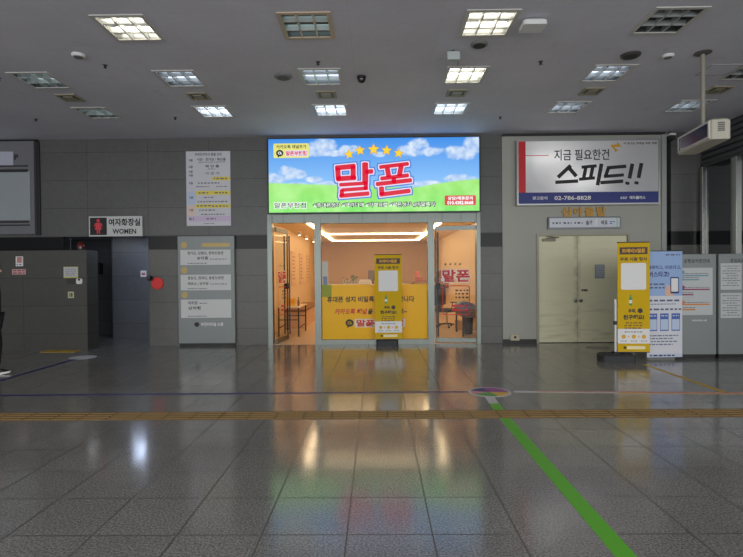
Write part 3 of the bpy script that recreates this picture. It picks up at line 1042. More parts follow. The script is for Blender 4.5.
q.build('print', mat('strip_red', (150, 70, 75), 0.5), t)
t = thing('notice_sheet', 'pale notice sheet with yellow border on the left partition', 'notice', (-6.25, PYF, 1.49))
MB().box(-6.41, -6.11, PYF - 0.005, PYF, 1.48, 1.71).build('border', mat('notice_yellow', (190, 188, 90), 0.5), t)
MB().box(-6.395, -6.125, PYF - 0.007, PYF - 0.005, 1.505, 1.70).build('sheet', mat('notice_paper', (192, 194, 198), 0.5), t)
q = MB()
for i in range(4):
    q.scribble(-6.37, -6.15, 1.66 - i * 0.04, 0.014, PYF - 0.007, 0, 50 + i, 0.05)
q.build('print', 'grey_print', t)
t = thing('wall_vent', 'small dark slotted grille under the pale notice sheet', 'vent', (-6.26, PYF, 1.36))
q = MB()
for i in range(5):
    q.box(-6.34 + i * 0.034, -6.32 + i * 0.034, PYF - 0.012, PYF, 1.35, 1.475)
q.build('slats', mat('vent_dark', (52, 52, 50), 0.5), t)
MB().box(-6.345, -6.18, PYF - 0.004, PYF, 1.345, 1.48).build('frame', mat('vent_frame', (84, 82, 78), 0.5), t)
t = thing('doorbell_unit', 'small white rounded wall unit with black lens beside the grille', 'wall unit', (-6.07, PYF, 1.36))
MB().rrect(-6.13, -6.01, 1.355, 1.47, 0.03, PYF - 0.04, PYF).build('housing', 'white_paint', t)
MB().rod((-6.07, PYF - 0.05, 1.445), (-6.07, PYF - 0.04, 1.445), 0.022, 14).build('lens', 'black', t)
t = thing('light_switch', 'cream switch plate low on the partition below the grille', 'switch', (-6.26, PYF, 1.07))
MB().bevel_box(-6.325, -6.20, PYF - 0.012, PYF, 1.07, 1.20, 0.004).build('plate', mat('switch_cream', (196, 194, 160), 0.5), t)
MB().box(-6.30, -6.268, PYF - 0.018, PYF - 0.012, 1.095, 1.175).build('rocker', mat('switch_olive', (150, 148, 110), 0.5), t)
MB().box(-6.258, -6.226, PYF - 0.018, PYF - 0.012, 1.095, 1.175).build('rocker', mat('switch_dark', (90, 88, 60), 0.5), t)

# women's lobby things
t = thing('sticker', 'small white sticker on the inner wall of the women entrance', 'sticker', (-5.6, 12.32, 1.48))
MB().box(-5.68, -5.54, 12.315, 12.32, 1.48, 1.63).build('sheet', 'white_print', t)
MB().box(-5.655, -5.565, 12.313, 12.315, 1.52, 1.58).build('print', mat('sticker_red', (190, 110, 115), 0.5), t)
t = thing('hand_dryer', 'dark wall box in the narrow passage of the women entrance', 'dispenser', (-7.0, 13.2, 1.55))
MB().bevel_box(-7.22, -7.04, 12.98, 13.2, 1.55, 1.85, 0.03).build('housing', 'black', t)
MB().box(-7.18, -7.08, 12.96, 12.98, 1.60, 1.66).build('outlet', 'charcoal', t)
glow('recess_led', (205, 222, 255), 60.0)
glow('recess_led_dim', (225, 225, 225), 8.0)
for x, r, lb, m in ((-5.38, 0.12, 'bright ceiling light just inside the women entrance above the inner wall', 'recess_led'), (-6.45, 0.09, 'weaker ceiling light behind the left partition of the women entrance', 'recess_led_dim')):
    t = thing('ceiling_light', lb, 'ceiling light', (x, 11.50, 2.40))
    MB().lathe((x, 11.50, 2.42), [(r, 0), (r + 0.02, 0.008), (r + 0.02, 0.03)], 20).build('rim', 'white_paint', t)
    MB().lathe((x, 11.50, 2.412), [(r - 0.005, 0), (r - 0.003, 0.008)], 20).build('diffuser', m, t)

t = thing('alarm_disc', 'bright red disc on the wall beside the women entrance', 'disc', (-4.72, WY, 1.22))
MB().lathe((-4.72, WY, 1.345), [(0.13, 0), (0.13, 0.015), (0.12, 0.022)], 28, axis='Y').build('disc', mat('disc_red', (225, 28, 24), 0.35), t)
t = thing('wall_camera', 'small black wall camera at the upper left of the red disc', 'camera', (-4.86, WY, 1.46))
MB().rod((-4.86, WY, 1.46), (-4.86, WY - 0.05, 1.46), 0.025, 12).build('mount', 'charcoal', t)
MB().lathe((-4.86, WY - 0.05, 1.46), [(0.055, 0), (0.055, 0.05), (0.04, 0.07)], 16, axis='Y').build('housing', 'black', t)
MB().lathe((-4.86, WY - 0.12, 1.46), [(0.03, 0), (0.025, 0.006)], 14, axis='Y').build('lens', mat('lens_glass', (50, 52, 58), 0.1), t)

# floor directory poster
t = thing('floor_directory', 'white floor guide poster with yellow bars high on the left wall', 'poster', (-3.6, WY, 2.57))
MB().box(-4.07, -3.12, WY - 0.012, WY - 0.002, 2.57, 4.165).build('sheet', mat('directory_paper', (208, 208, 214), 0.5), t)


def DX(px):   # crop column -> metres on the poster
    return -4.07 + (px - 101) / (380 - 101) * 0.95


def DZp(py):
    return 4.165 - (py - 43) / (500 - 43) * 1.595


dy = WY - 0.0125
q = MB()
for (a, b, c, d, m) in ((265, 378, 200, 222, 0), (160, 378, 286, 310, 0), (160, 378, 367, 390, 0), (108, 160, 290, 367, 1), (108, 160, 375, 440, 2), (112, 381, 440, 473, 3)):
    q.box(DX(a), DX(b), dy - 0.002, dy + 0.0005, DZp(d), DZp(c), m)
q.build('colour_bars', [mat('bar_yellow', (232, 214, 70), 0.5), 'pale_blue_print', mat('bar_peach', (224, 204, 190), 0.5), 'lilac_print'], t)
q = MB().text('부천민자역사 층별 안내', DX(158), DX(325), DZp(72), DZp(53), dy - 0.001, 0, 0.02)
for tx, py in (('7층', 98), ('6층', 138), ('5층', 168), ('4층', 190), ('3층', 238), ('2층', 326), ('1층', 403), ('B1', 457)):
    if tx == '7층':
        q.build('title_lettering', mat('directory_ink', (70, 70, 86), 0.5), t)
        q = MB()
    q.text(tx, DX(118), DX(145), DZp(py + 8), DZp(py - 8), dy - 0.0025, 0, 0.02)
q.build('floor_number_lettering', 'directory_ink', t)
q = MB()
q.text('식당 · 한식당 / 웨딩홀', DX(170), DX(352), DZp(102), DZp(84), dy - 0.001, 0, 0.02)
q.text('웨 딩 홀', DX(222), DX(310), DZp(143), DZp(126), dy - 0.001, 0, 0.02)
q.text('극 장 가', DX(222), DX(312), DZp(187), DZp(170), dy - 0.001, 1, 0.02)
for i, (a, b, py, h) in enumerate(((180, 350, 110, 4), (240, 285, 152, 4), (275, 360, 211, 9), (175, 310, 238, 7), (165, 245, 260, 6), (290, 360, 260, 5), (178, 250, 298, 9), (280, 360, 298, 9), (212, 280, 326, 6), (172, 365, 352, 7),
                                  (168, 255, 377, 9), (262, 362, 380, 9), (180, 280, 404, 7), (192, 345, 430, 7), (225, 295, 457, 8), (210, 275, 486, 4))):
    q.scribble(DX(a), DX(b), DZp(py), h * 0.0035, dy - 0.002, 1, 70 + i, 0.05)
q.build('lettering', [mat('directory_ink', (70, 70, 86), 0.5), 'grey_print'], t)

# left totem
t = thing('totem_sign', 'tall grey guide totem with three white panels left of the shop', 'totem', (-3.65, 10.9, 0))
mat('totem_grey', (128, 134, 132), 0.42, metal=0.2, var=0.04, scale=2)
MB().bevel_box(-4.25, -3.03, 10.94, WY, 0.06, 2.35, 0.01).build('body', 'totem_grey', t)
MB().box(-4.23, -3.05, 10.96, WY, 0.0, 0.06).build('plinth', 'black', t)
ty = 10.94
mat('totem_panel', (206, 208, 206), 0.45)


def TX(px):
    return -4.25 + (px - 42) / (300 - 42) * 1.22


def TZ(py):
    return 2.35 - (py - 28) / (530 - 28) * 2.29


for i, (z0, z1, lines) in enumerate(((93, 164, ('경기도, 강원도, 전라도방면', '승차홈')), (209, 282, ('경상도, 전라도, 충청도방면', '매표소 | 승차장')), (325, 411, ('하차장', '상하행')))):
    p = MB().box(TX(56), TX(283), ty - 0.012, ty, TZ(z1), TZ(z0)).build('white_panel', 'totem_panel', t)
    q = MB()
    yb = ty - 0.0125
    if i < 2:
        q.text(lines[0], TX(88), TX(250), TZ(z0 + 24), TZ(z0 + 8), yb, 0, 0.02)
        q.text(lines[1], TX(130 if i == 0 else 88), TX(182), TZ(z0 + 46 + 4 * i), TZ(z0 + 31 + 4 * i), yb, 0, 0.02)
        q.scribble(TX(190), TX(265), TZ(z0 + 44), 0.02, yb, 1, 90 + i, 0.05)
    else:
        q.text(lines[0], TX(88), TX(132), TZ(z0 + 24), TZ(z0 + 8), yb, 0, 0.02)
        q.text(lines[1], TX(88), TX(146), TZ(z0 + 48), TZ(z0 + 32), yb, 0, 0.02)
        q.scribble(TX(140), TX(176), TZ(z0 + 18), 0.02, yb, 1, 95, 0.05)
    q.scribble(TX(88), TX(175), TZ(z1 - 8), 0.018, yb, 1, 97 + i, 0.05)
    q.build('lettering', ['black_print', 'grey_print'], p)
mat('totem_gold', (168, 146, 90), 0.4, metal=0.3)
q = MB()
for py in (70, 188, 303):
    q.prism([(TX(72) + 0.07 * math.cos(i * PI / 8), TZ(py) + 0.07 * math.sin(i * PI / 8)) for i in range(16)], ty - 0.004, ty)
q.box(TX(152), TX(280), ty - 0.003, ty, TZ(79), TZ(62))
q.build('gold_mark', 'totem_gold', t)
q = MB()
q.prism([(TX(126) + 0.055 * math.cos(i * PI / 8), TZ(442) + 0.05 * math.sin(i * PI / 8)) for i in range(16)], ty - 0.004, ty, 1)
q.text('부천터미널 소풍', TX(145), TX(246), TZ(450), TZ(433), ty - 0.003, 0, 0.02)
q.build('operator_lettering', ['white_print', 'black_print'], t)

# ================================================================== RIGHT SIDE OF THE HALL
# backlit advertisement
wf = WY - 0.02
ADV = Matrix(((2.985 / 3.05, 0, 0, 2.95 - 3.0 * 2.985 / 3.05), (0, 1, 0, 0), (0, 0, 1.37 / 1.44, 2.92 - 2.92 * 1.37 / 1.44), (0, 0, 0, 1)))
t = thing('advert_lightbox', 'white advertising lightbox with red edge and blue footer above the double door', 'advert sign', (4.52, wf, 2.92))
ay = wf - 0.16
q = MB().box(3.0, 6.05, wf - 0.01, wf - 0.002, 2.92, 4.36).box(3.0, 6.05, ay, wf - 0.01, 2.92, 2.955).box(3.0, 6.05, ay, wf - 0.01, 4.325, 4.36)
q.box(3.0, 3.035, ay, wf - 0.01, 2.955, 4.325).box(6.015, 6.05, ay, wf - 0.01, 2.955, 4.325)
q.xf(ADV).build('casing', mat('advert_frame', (170, 172, 172), 0.35, metal=0.6), t)
film('advert_white', (236, 236, 238), 0.55)
MB().box(3.035, 6.015, ay + 0.01, ay + 0.014, 2.955, 4.325).xf(ADV).build('face', 'advert_white', t)
glow('advert_tube', (255, 252, 244), 120.0)
for xa, xb, z in ((3.3, 4.1, 3.95), (3.95, 4.75, 3.45)):
    MB().rod((xa, ay + 0.11, z), (xb, ay + 0.11, z), 0.018, 10).xf(ADV).build('tube', 'advert_tube', t)
af = ay + 0.0095
q = MB().box(3.035, 3.19, af - 0.001, af + 0.0005, 3.20, 4.325).box(3.19, 3.68, af - 0.001, af + 0.0005, 4.005, 4.02)
q.xf(ADV).build('red_band', 'red_print', t)
MB().box(3.035, 6.015, af - 0.0012, af + 0.0005, 2.955, 3.20).xf(ADV).build('blue_footer', mat('advert_blue', (34, 46, 122), 0.45), t)
q = MB().text('지금 필요한건', 3.80, 4.97, 3.90, 4.14, af - 0.001, 0, 0.012)


def AV(u, v):
    return 3.0 + (u - 33) * 0.00459, 4.36 - (v - (50 - 0.018 * (u - 33))) * 0.00474


for ua, va, ub, vb, w in ((284, 166, 224, 222, 13), (276, 178, 310, 216, 13), (212, 245, 318, 238, 12), (334, 174, 404, 167, 11), (354, 174, 344, 224, 12), (386, 172, 376, 222, 12), (322, 230, 396, 223, 11), (427, 157, 408, 257, 13),
                          (452, 176, 541, 168, 12), (459, 176, 444, 219, 12), (438, 216, 530, 208, 11), (421, 245, 527, 237, 12), (570, 156, 556, 224, 13), (548, 240, 545, 253, 14), (612, 153, 598, 222, 13), (590, 238, 587, 251, 14)):
    (xa, za), (xb, zb) = AV(ua, va), AV(ub, vb)
    L = math.hypot(xb - xa, zb - za)
    nx, nz = -(zb - za) / L * w * 0.0031, (xb - xa) / L * w * 0.0031
    P = [(xa - nx, za - nz), (xb - nx, zb - nz), (xb + nx, zb + nz), (xa + nx, za + nz)]
    q.prism(P, af - 0.0015, af, 0)
q.text('이 광고는 코레일 지원 계획', 5.28, 5.98, 4.235, 4.285, af - 0.001, 1, 0.02)
q.xf(ADV).build('headline_lettering', ['black_print', 'brown_print'], t)
q = MB().text('광고문의', 3.33, 3.65, 3.04, 3.115, af - 0.002, 0, 0.02)
q.text('02-786-8828', 3.80, 4.58, 3.03, 3.12, af - 0.002, 0, 0.02)
q.text('애드플러스', 5.40, 5.74, 3.035, 3.105, af - 0.002, 0, 0.03)
q.scribble(5.21, 5.35, 3.08, 0.018, af - 0.0015, 0, 3, 0.04)
q.scribble(5.21, 5.35, 3.05, 0.018, af - 0.0015, 0, 4, 0.04)
q.xf(ADV).build('footer_lettering', 'white_print', t)
q = MB()
for cx, cz, r, a in ((5.07, 4.19, 0.09, 0.5), (5.16, 4.22, 0.08, -0.5), (5.11, 4.11, 0.06, 0.1)):
    pts = [(cx + r * math.cos(a + b) * k, cz + r * math.sin(a + b) * k) for b, k in ((0, 1), (1.2, 0.45), (2.2, 0.95), (3.6, 0.4), (4.6, 0.8), (5.5, 0.4))]
    q.prism(pts, af - 0.002, af)
q.xf(ADV).build('gold_leaf_mark', 'gold_print', t)

# gold raised characters
t = thing('raised_lettering', 'row of four gold raised characters above the small direction sign', 'lettering', (4.4, wf, 2.69))
mat('raised_gold', (158, 118, 30), 0.35, metal=0.4)
for i, ch in enumerate('심야출발'):
    x0 = 3.93 + i * 0.245
    q = MB()
    vs, fs = glyphs(ch, 0.03, 0)
    lx, hx = min(v[0] for v in vs), max(v[0] for v in vs)
    lz, hz = min(v[1] for v in vs), max(v[1] for v in vs)
    F = [(x0 + (v[0] - lx) / (hx - lx) * 0.195, wf - 0.03, 2.69 + (v[1] - lz) / (hz - lz) * 0.205) for v in vs]
    q.add(F, fs)
    # side walls along the outline
    cnt = {}
    for f in fs:
        for a, b in zip(f, f[1:] + f[:1]):
            cnt[(a, b)] = 1
    for (a, b) in cnt:
        if (b, a) not in cnt:
            A, B = F[a], F[b]
            q.add([A, B, (B[0], wf, B[2]), (A[0], wf, A[2])], [(0, 3, 2, 1)])
    q.build('character', 'raised_gold', t)

# direction sign over the door
t = thing('direction_sign', 'narrow pale grey direction sign above the cream double door', 'sign', (4.4, wf, 2.43))
MB().bevel_box(3.63, 5.16, wf - 0.07, wf, 2.43, 2.68, 0.008).build('casing', mat('dirsign_frame', (120, 124, 130), 0.4, metal=0.4), t)
MB().box(3.66, 5.13, wf - 0.073, wf - 0.07, 2.46, 2.65).build('face', mat('dirsign_face', (206, 212, 218), 0.4), t)
q = MB()
for i, x in enumerate((3.72, 3.95, 4.18)):
    q.scribble(x, x + 0.17, 2.55, 0.035, wf - 0.073, 0, 100 + i, 0.05)
q.text('출구', 4.42, 4.56, 2.505, 2.60, wf - 0.074, 0, 0.02)
q.text('매표', 4.74, 4.88, 2.505, 2.60, wf - 0.074, 0, 0.02)
q.scribble(4.92, 5.04, 2.57, 0.02, wf - 0.073, 1, 110, 0.04)
q.scribble(4.92, 5.0, 2.53, 0.02, wf - 0.073, 1, 111, 0.04)
q.build('lettering', [mat('dirsign_ink', (50, 54, 80), 0.5), 'blue_print'], t)
q = MB().box(4.62, 4.66, wf - 0.0745, wf - 0.073, 2.48, 2.64, 0).box(5.06, 5.10, wf - 0.0745, wf - 0.073, 2.46, 2.65, 1)
q.build('bright_strip', ['white_print', mat('dirsign_green', (170, 200, 180), 0.4)], t)


# cream double door


def cream_material():
    k = NB('cream_door')
    x, y, z = k.xyz()
    mp = k.n('ShaderNodeMapping')
    mp.inputs['Scale'].default_value = (0.7, 1.0, 7.0)
    k.t.links.new(k.vec, mp.inputs[0])
    n = k.noise(1.8, 3.0, 0.5, mp.outputs[0])
    low = k.ramp(z, 1.0, 0.15)
    dirt = k.math('MULTIPLY', k.ramp(n, 0.5, 0.85), k.math('MULTIPLY_ADD', low, 0.55, 0.12))
    # scuffed edge where hands push
    e = k.ramp(k.math('ABSOLUTE', k.math('SUBTRACT', x, -0.12)), 0.10, 0.0)
    dirt = k.math('MAXIMUM', dirt, k.math('MULTIPLY', e, k.math('MULTIPLY', k.ramp(k.noise(5.0, 4.0), 0.35, 0.7), 0.7)))
    k.set(k.b.inputs['Base Color'], k.mix(dirt, lin((222, 218, 184)), lin((118, 108, 86))))
    k.b.inputs['Roughness'].default_value = 0.5


cream_material()
t = thing('double_door', 'cream steel double door with dirt marks beneath the advert lightbox', 'double door', (4.39, WY, 0))
q = MB().box(DX0, DX0 + 0.045, wf - 0.03, WY + 0.08, 0, DZ).box(DX1 - 0.045, DX1, wf - 0.03, WY + 0.08, 0, DZ).box(DX0 + 0.045, DX1 - 0.045, wf - 0.03, WY + 0.08, DZ - 0.05, DZ)
q.build('door_frame', mat('door_frame_paint', (160, 158, 140), 0.45), t)
MB().box(DX0, DX1, WY + 0.08, WY + 0.2, 0, DZ).build('stop', 'dark_gap', t)
for s, xa, xb in ((-1, DX0 + 0.048, 4.273), (1, 4.279, DX1 - 0.048)):
    lf = MB().box(xa, xb, WY + 0.01, WY + 0.05, 0.012, DZ - 0.054).build('door_leaf', 'cream_door', t)
    kx = 4.22 if s < 0 else 4.33
    q = MB().lathe((kx, WY + 0.01, 0.90), [(0.038, 0), (0.036, 0.01), (0.016, 0.014), (0.014, 0.035), (0.034, 0.045), (0.036, 0.065), (0.022, 0.078)], 18, axis='Y')
    q.build('knob', 'polished_steel', lf, True)
q = MB().box(3.53, 3.80, WY - 0.05, WY + 0.01, 2.17, 2.225)
q.path([(3.60, WY - 0.04, 2.235), (3.85, WY - 0.12, 2.24), (3.62, WY - 0.03, 2.28)], 0.009)
q.build('door_closer', mat('closer_grey', (128, 122, 104), 0.4), t)
t = thing('notice_sheet', 'small grey notice in a plastic sleeve on the right door leaf', 'notice', (4.75, WY + 0.01, 1.37))
MB().box(4.65, 4.85, WY + 0.002, WY + 0.009, 1.375, 1.665).build('sleeve', mat('sleeve_blue', (120, 128, 142), 0.35), t)
MB().box(4.668, 4.832, WY + 0.0005, WY + 0.002, 1.395, 1.65).build('sheet', mat('sleeve_paper', (166, 172, 180), 0.4), t)
q = MB()
for i in range(6):
    q.scribble(4.68, 4.82, 1.615 - i * 0.037, 0.012, WY + 0.0004, 0, 120 + i, 0.04)
q.build('print', 'grey_print', t)
t = thing('door_sticker', 'tiny dark lettered sticker beside the door knobs', 'sticker', (4.43, WY + 0.01, 1.10))
MB().box(4.36, 4.50, WY + 0.006, WY + 0.0095, 1.10, 1.145).build('sheet', mat('door_sticker', (140, 134, 116), 0.4), t)
MB().scribble(4.365, 4.495, 1.122, 0.03, WY + 0.0055, 0, 8, 0.035).build('print', 'charcoal', t)
t = thing('junction_box', 'small cream socket box on the baseboard left of the double door', 'socket', (2.92, wf, 0.06))
MB().bevel_box(2.82, 3.02, wf - 0.07, wf - 0.026, 0.07, 0.20, 0.01).build('box', mat('socket_cream', (190, 184, 156), 0.5), t)
MB().rod((2.92, wf - 0.075, 0.14), (2.92, wf - 0.07, 0.14), 0.028, 14).build('socket', 'charcoal', t)

# ---------------------------------------------------------------- standing banners


BH = [1.84, 0.285]


def banner_front(t, zb, yellow):
    """print of the yellow roll-up banner in local units: 0.57 wide, zb = bottom, height 1.84"""
    w, h = BH[1], BH[0]
    y = -0.004

    def Z(f):
        return zb + h * (1 - f)
    MB().box(-w, w, y, 0, zb, zb + h).build('banner_sheet', yellow, t)
    q = MB().box(-w + 0.035, w - 0.035, y - 0.001, y, Z(0.105), Z(0.04), 0)
    q.text('트레비X말폰', -0.19, 0.19, Z(0.092), Z(0.053), y - 0.002, 1, 0.04)
    q.build('header_print', ['brown_print', 'gold_print'], t)
    q = MB().text('무료 시음 행사', -0.22, 0.22, Z(0.165), Z(0.132), y - 0.001, 0, 0.04)
    q.build('event_lettering', 'brown_print', t)
    MB().rrect(-0.205, 0.205, Z(0.43), Z(0.185), 0.025, y - 0.001, y).build('white_panel', 'white_print', t)
    q = MB()
    q.box(-0.075, -0.025, y - 0.001, y, Z(0.575), Z(0.50), 0)
    q.box(-0.06, -0.04, y - 0.001, y, Z(0.50), Z(0.475), 0)
    q.box(-0.075, -0.025, y - 0.0015, y - 0.001, Z(0.555), Z(0.525), 1)
    q.build('bottle_print', ['green_print', 'white_print'], t)
    q = MB().text('우리,', -0.09, 0.04, Z(0.645), Z(0.605), y - 0.001, 0, 0.05)
    q.prism([(0.105 + 0.042 * math.cos(i * PI / 8), Z(0.623) + 0.042 * math.sin(i * PI / 8)) for i in range(16)], y - 0.001, y, 0)
    q.text('친구해요!', -0.17, 0.17, Z(0.705), Z(0.66), y - 0.001, 0, 0.05)
    q.build('slogan_lettering', 'black_print', t)
    q = MB()
    for i in range(3):
        q.scribble(-0.15 + 0.02 * (i == 0), 0.16 - 0.02 * i, Z(0.735 + i * 0.024), 0.02, y, 0, 130 + i, 0.05)
    q.build('small_lettering', mat('banner_smallprint', (120, 84, 24), 0.5), t)
    q = MB().box(-w, w, y - 0.001, y, Z(0.925), Z(0.79), 0)
    q.scribble(-0.15, 0.15, Z(0.818), 0.016, y - 0.001, 2, 140, 0.04)
    for x in (-0.165, 0, 0.165):
        q.prism([(x + 0.034 * math.cos(i * PI / 8), Z(0.862) + 0.034 * math.sin(i * PI / 8)) for i in range(16)], y - 0.002, y - 0.001, 1)
        q.scribble(x - 0.05, x + 0.05, Z(0.902), 0.012, y - 0.001, 2, 141, 0.03)
    for x in (-0.083, 0.083):
        q.text('+', x - 0.018, x + 0.018, Z(0.872), Z(0.852), y - 0.002, 1, 0.02)
    q.build('steps_print', ['white_print', 'gold_print', 'grey_print'], t)
    q = MB().rrect(-0.11, 0.19, Z(0.978), Z(0.948), 0.02, y - 0.001, y, 0)
    q.prism([(-0.145 + 0.024 * math.cos(i * PI / 8), Z(0.963) + 0.024 * math.sin(i * PI / 8)) for i in range(16)], y - 0.001, y, 1)
    q.build('search_bar_print', [mat('search_cream', (244, 230, 180), 0.5), 'brown_print'], t)


def banner_stand(label, loc, rz, zb, base_x, bw, depth):
    t = local(thing('roll_up_banner', label, 'banner', loc, rz, 'yellow standing banners'))
    banner_front(t, zb, 'yellow_print')
    MB().rod((0, 0.03, 0.1), (0, 0.03, zb + BH[0]), 0.012, 10).build('pole', 'polished_steel', t)
    q = MB().rod((-BH[1], 0.012, zb + BH[0] + 0.005), (BH[1], 0.012, zb + BH[0] + 0.005), 0.012, 10)
    q.build('top_rail', 'steel_dark', t)
    q = MB().rod((-BH[1], 0.012, zb - 0.005), (BH[1], 0.012, zb - 0.005), 0.012, 10)
    q.build('bottom_rail', 'steel_dark', t)
    pts = [(base_x - bw, -0.17), (base_x + bw, -0.17), (base_x + bw, 0.20), (base_x - bw, 0.20)]
    q = MB().bevel_box(base_x - bw, base_x + bw, -0.10, depth, 0.0, 0.13, 0.03)
    q.build('base', mat('rubber_base', (44, 46, 50), 0.6), t)
    q = MB().bevel_box(base_x - 0.06, base_x + 0.06, -0.0, 0.10, 0.13, 0.16, 0.01)
    q.build('pole_socket', 'black', t)
    return t


BH[0] = 1.77
banner_stand('yellow standing banner in front of the shop window', (0.235, 10.86, 0), 0.0, 0.135, -0.03, 0.23, 0.10)
BH[:] = [1.84, 0.262]
b = banner_stand('yellow standing banner in front of the cream double door', (4.33, 8.74, 0), math.radians(-4), 0.165, -0.27, 0.27, 0.22)
MB().box(-0.30, -0.27, 0.02, 0.05, 0.12, 1.05).build('side_strut', 'white_paint', b)
MB().box(-0.31, -0.265, 0.01, 0.06, 0.62, 0.68).build('clamp', 'black', b)

# blue and white X-banner
t = local(thing('roll_up_banner', 'pale blue and white ticketing banner between yellow banner and info boards', 'banner', (4.91, 8.85, 0), math.radians(3)))
w, zb, zt, y = 0.31, 0.05, 1.86, -0.004
q = MB().box(-w, w, y, 0, zb, zt)
q.build('banner_sheet', mat('banner_white', (214, 216, 222), 0.45), t)
MB().box(-w, w, y - 0.001, y, 1.10, zt).build('blue_area', mat('banner_blue', (150, 178, 220), 0.45, var=0.06, scale=3), t)
q = MB().text('예매하고, 바로타고,', -0.30, 0.29, 1.55, 1.62, y - 0.002, 0, 0.02)
q.text('버스타고!', -0.28, 0.08, 1.42, 1.52, y - 0.002, 0, 0.03)
q.build('headline_lettering', mat('banner_navy', (52, 62, 120), 0.5), t)
q = MB()
q.scribble(0.02, 0.27, 1.80, 0.022, y - 0.001, 0, 150, 0.05)
for i in range(2):
    q.scribble(-0.29, 0.0, 1.30 - 0.06 * i, 0.026, y - 0.001, 0, 151 + i, 0.06)
q.scribble(-0.29, 0.29, 1.02, 0.03, y, 0, 155, 0.07)
q.scribble(-0.29, 0.29, 0.87, 0.03, y, 0, 156, 0.07)
for i in range(4):
    q.scribble(-0.29, 0.24 - 0.1 * (i % 2), 0.42 - i * 0.05, 0.018, y, 0, 158 + i, 0.05)
q.scribble(-0.29, 0.2, 0.96, 0.014, y, 0, 163, 0.04)
q.build('small_lettering', mat('banner_ink', (86, 92, 122), 0.5), t)
q = MB().rrect(0.10, 0.25, 1.14, 1.42, 0.02, y - 0.003, y - 0.001, 0)
q.rrect(0.115, 0.235, 1.17, 1.40, 0.012, y - 0.004, y - 0.003, 1)
q.prism([(0.03, 1.10), (0.16, 1.10), (0.14, 1.18), (0.08, 1.28), (0.04, 1.30), (0.03, 1.24), (0.0, 1.18)], y - 0.0028, y - 0.001, 2)
q.build('phone_in_hand_print', ['navy_print', 'white_print', 'skin_print'], t)
q = MB()
for i in range(3):
    xa = -0.28 + i * 0.20
    q.box(xa, xa + 0.15, y - 0.001, y, 0.50, 0.80, 0)
    q.box(xa + 0.01, xa + 0.14, y - 0.002, y - 0.001, 0.52, 0.70, 1)
    q.scribble(xa + 0.02, xa + 0.13, 0.76, 0.02, y - 0.001, 1, 170 + i, 0.04)
q.build('screenshot_print', ['blue_print', 'pale_blue_print'], t)
q = MB().box(-w, w, y - 0.001, y, zb, zb + 0.06, 0).scribble(-0.26, 0.2, zb + 0.03, 0.025, y - 0.001, 1, 180, 0.06)
q.build('footer_print', [mat('banner_footer', (196, 204, 220), 0.5), 'navy_print'], t)
MB().rod((0, 0.04, 0.1), (0, 0.04, zt), 0.012, 10).build('pole', 'polished_steel', t)
MB().rod((-w, 0.012, zt), (w, 0.012, zt), 0.012, 10).build('top_rail', 'steel_dark', t)
MB().bevel_box(-0.29, 0.20, 0.01, 0.12, 0.0, 0.12, 0.02).build('base', mat('base_grey', (112, 112, 108), 0.5), t)


# info totems at the right
def info_board(label, x0, x1, title, style):
    y = 9.0
    t = thing('info_board', label, 'info board', ((x0 + x1) / 2, y, 0), 0, 'grey information boards')
    MB().bevel_box(x0, x1, y, y + 0.16, 0.07, 1.815, 0.008).build('body', 'totem_grey', t)
    MB().box(x0 + 0.01, x1 - 0.01, y + 0.02, y + 0.15, 0.0, 0.07).build('plinth', 'black', t)
    q = MB().text(title, x0 + 0.36 if style == 0 else x0 + 0.2, x0 + 0.80 if style == 0 else x0 + 0.55, 1.66, 1.73, y - 0.001, 0, 0.02)
    q.build('title_lettering', mat('board_ink', (40, 44, 50), 0.5), t)
    if style == 0:
        p = MB().box(x0 + 0.05, x1 - 0.07, y - 0.008, y, 0.755, 1.575).build('map_sheet', mat('board_paper', (186, 190, 190), 0.35), t)
        q = MB()
        z = y - 0.008
        for zz, xa, xb, m in ((1.44, 0.1, 0.78, 0), (1.37, 0.1, 0.62, 0), (1.20, 0.1, 0.80, 1), (1.11, 0.1, 0.52, 1), (0.94, 0.1, 0.80, 2), (0.85, 0.1, 0.55, 2)):
            q.box(x0 + xa, x0 + xb, z - 0.001, z, zz - 0.012, zz + 0.012, m)
            q.scribble(x0 + 0.1, x0 + xb, zz + 0.035, 0.012, z, 3, int(zz * 100), 0.05)
        for zz, m in ((1.50, 0), (1.24, 1), (0.98, 2)):
            q.prism([(x0 + 0.34 + 0.03 * math.cos(i * PI / 6), zz + 0.03 * math.sin(i * PI / 6)) for i in range(12)], z - 0.001, z, m)
        q.build('line_print', ['teal_print', mat('line_maroon', (140, 56, 90), 0.5), mat('line_orange', (205, 130, 50), 0.5), 'grey_print'], p)
    else:
        k = 0
        for za, zb in ((1.19, 1.67), (0.70, 1.155)):
            for xa in (x0 + 0.03, x0 + 0.42):
                p = MB().box(xa, xa + 0.36, y - 0.006, y, za, zb - 0.02).build('notice_sheet', 'board_paper', t)
                q = MB()
                for i in range(9):
                    q.scribble(xa + 0.03 + 0.08 * (i % 3 == 1), xa + 0.33 - 0.05 * (i % 2), zb - 0.07 - i * 0.042, 0.014, y - 0.006, 0, 200 + k * 10 + i, 0.05)
                q.build('print', 'grey_print', p)
                k += 1
    q = MB().text('부천터미널 소풍', x0 + 0.50, x0 + 0.75, 0.645, 0.675, y - 0.001, 0, 0.02)
    q.build('operator_lettering', 'white_print', t)


info_board('grey info board with coloured route lines beside the blue banner', 4.97, 5.89, '운행승차장안내', 0)
info_board('grey info board with four pinned white sheets at the right edge', 5.93, 6.80, '운임요금안내', 1)

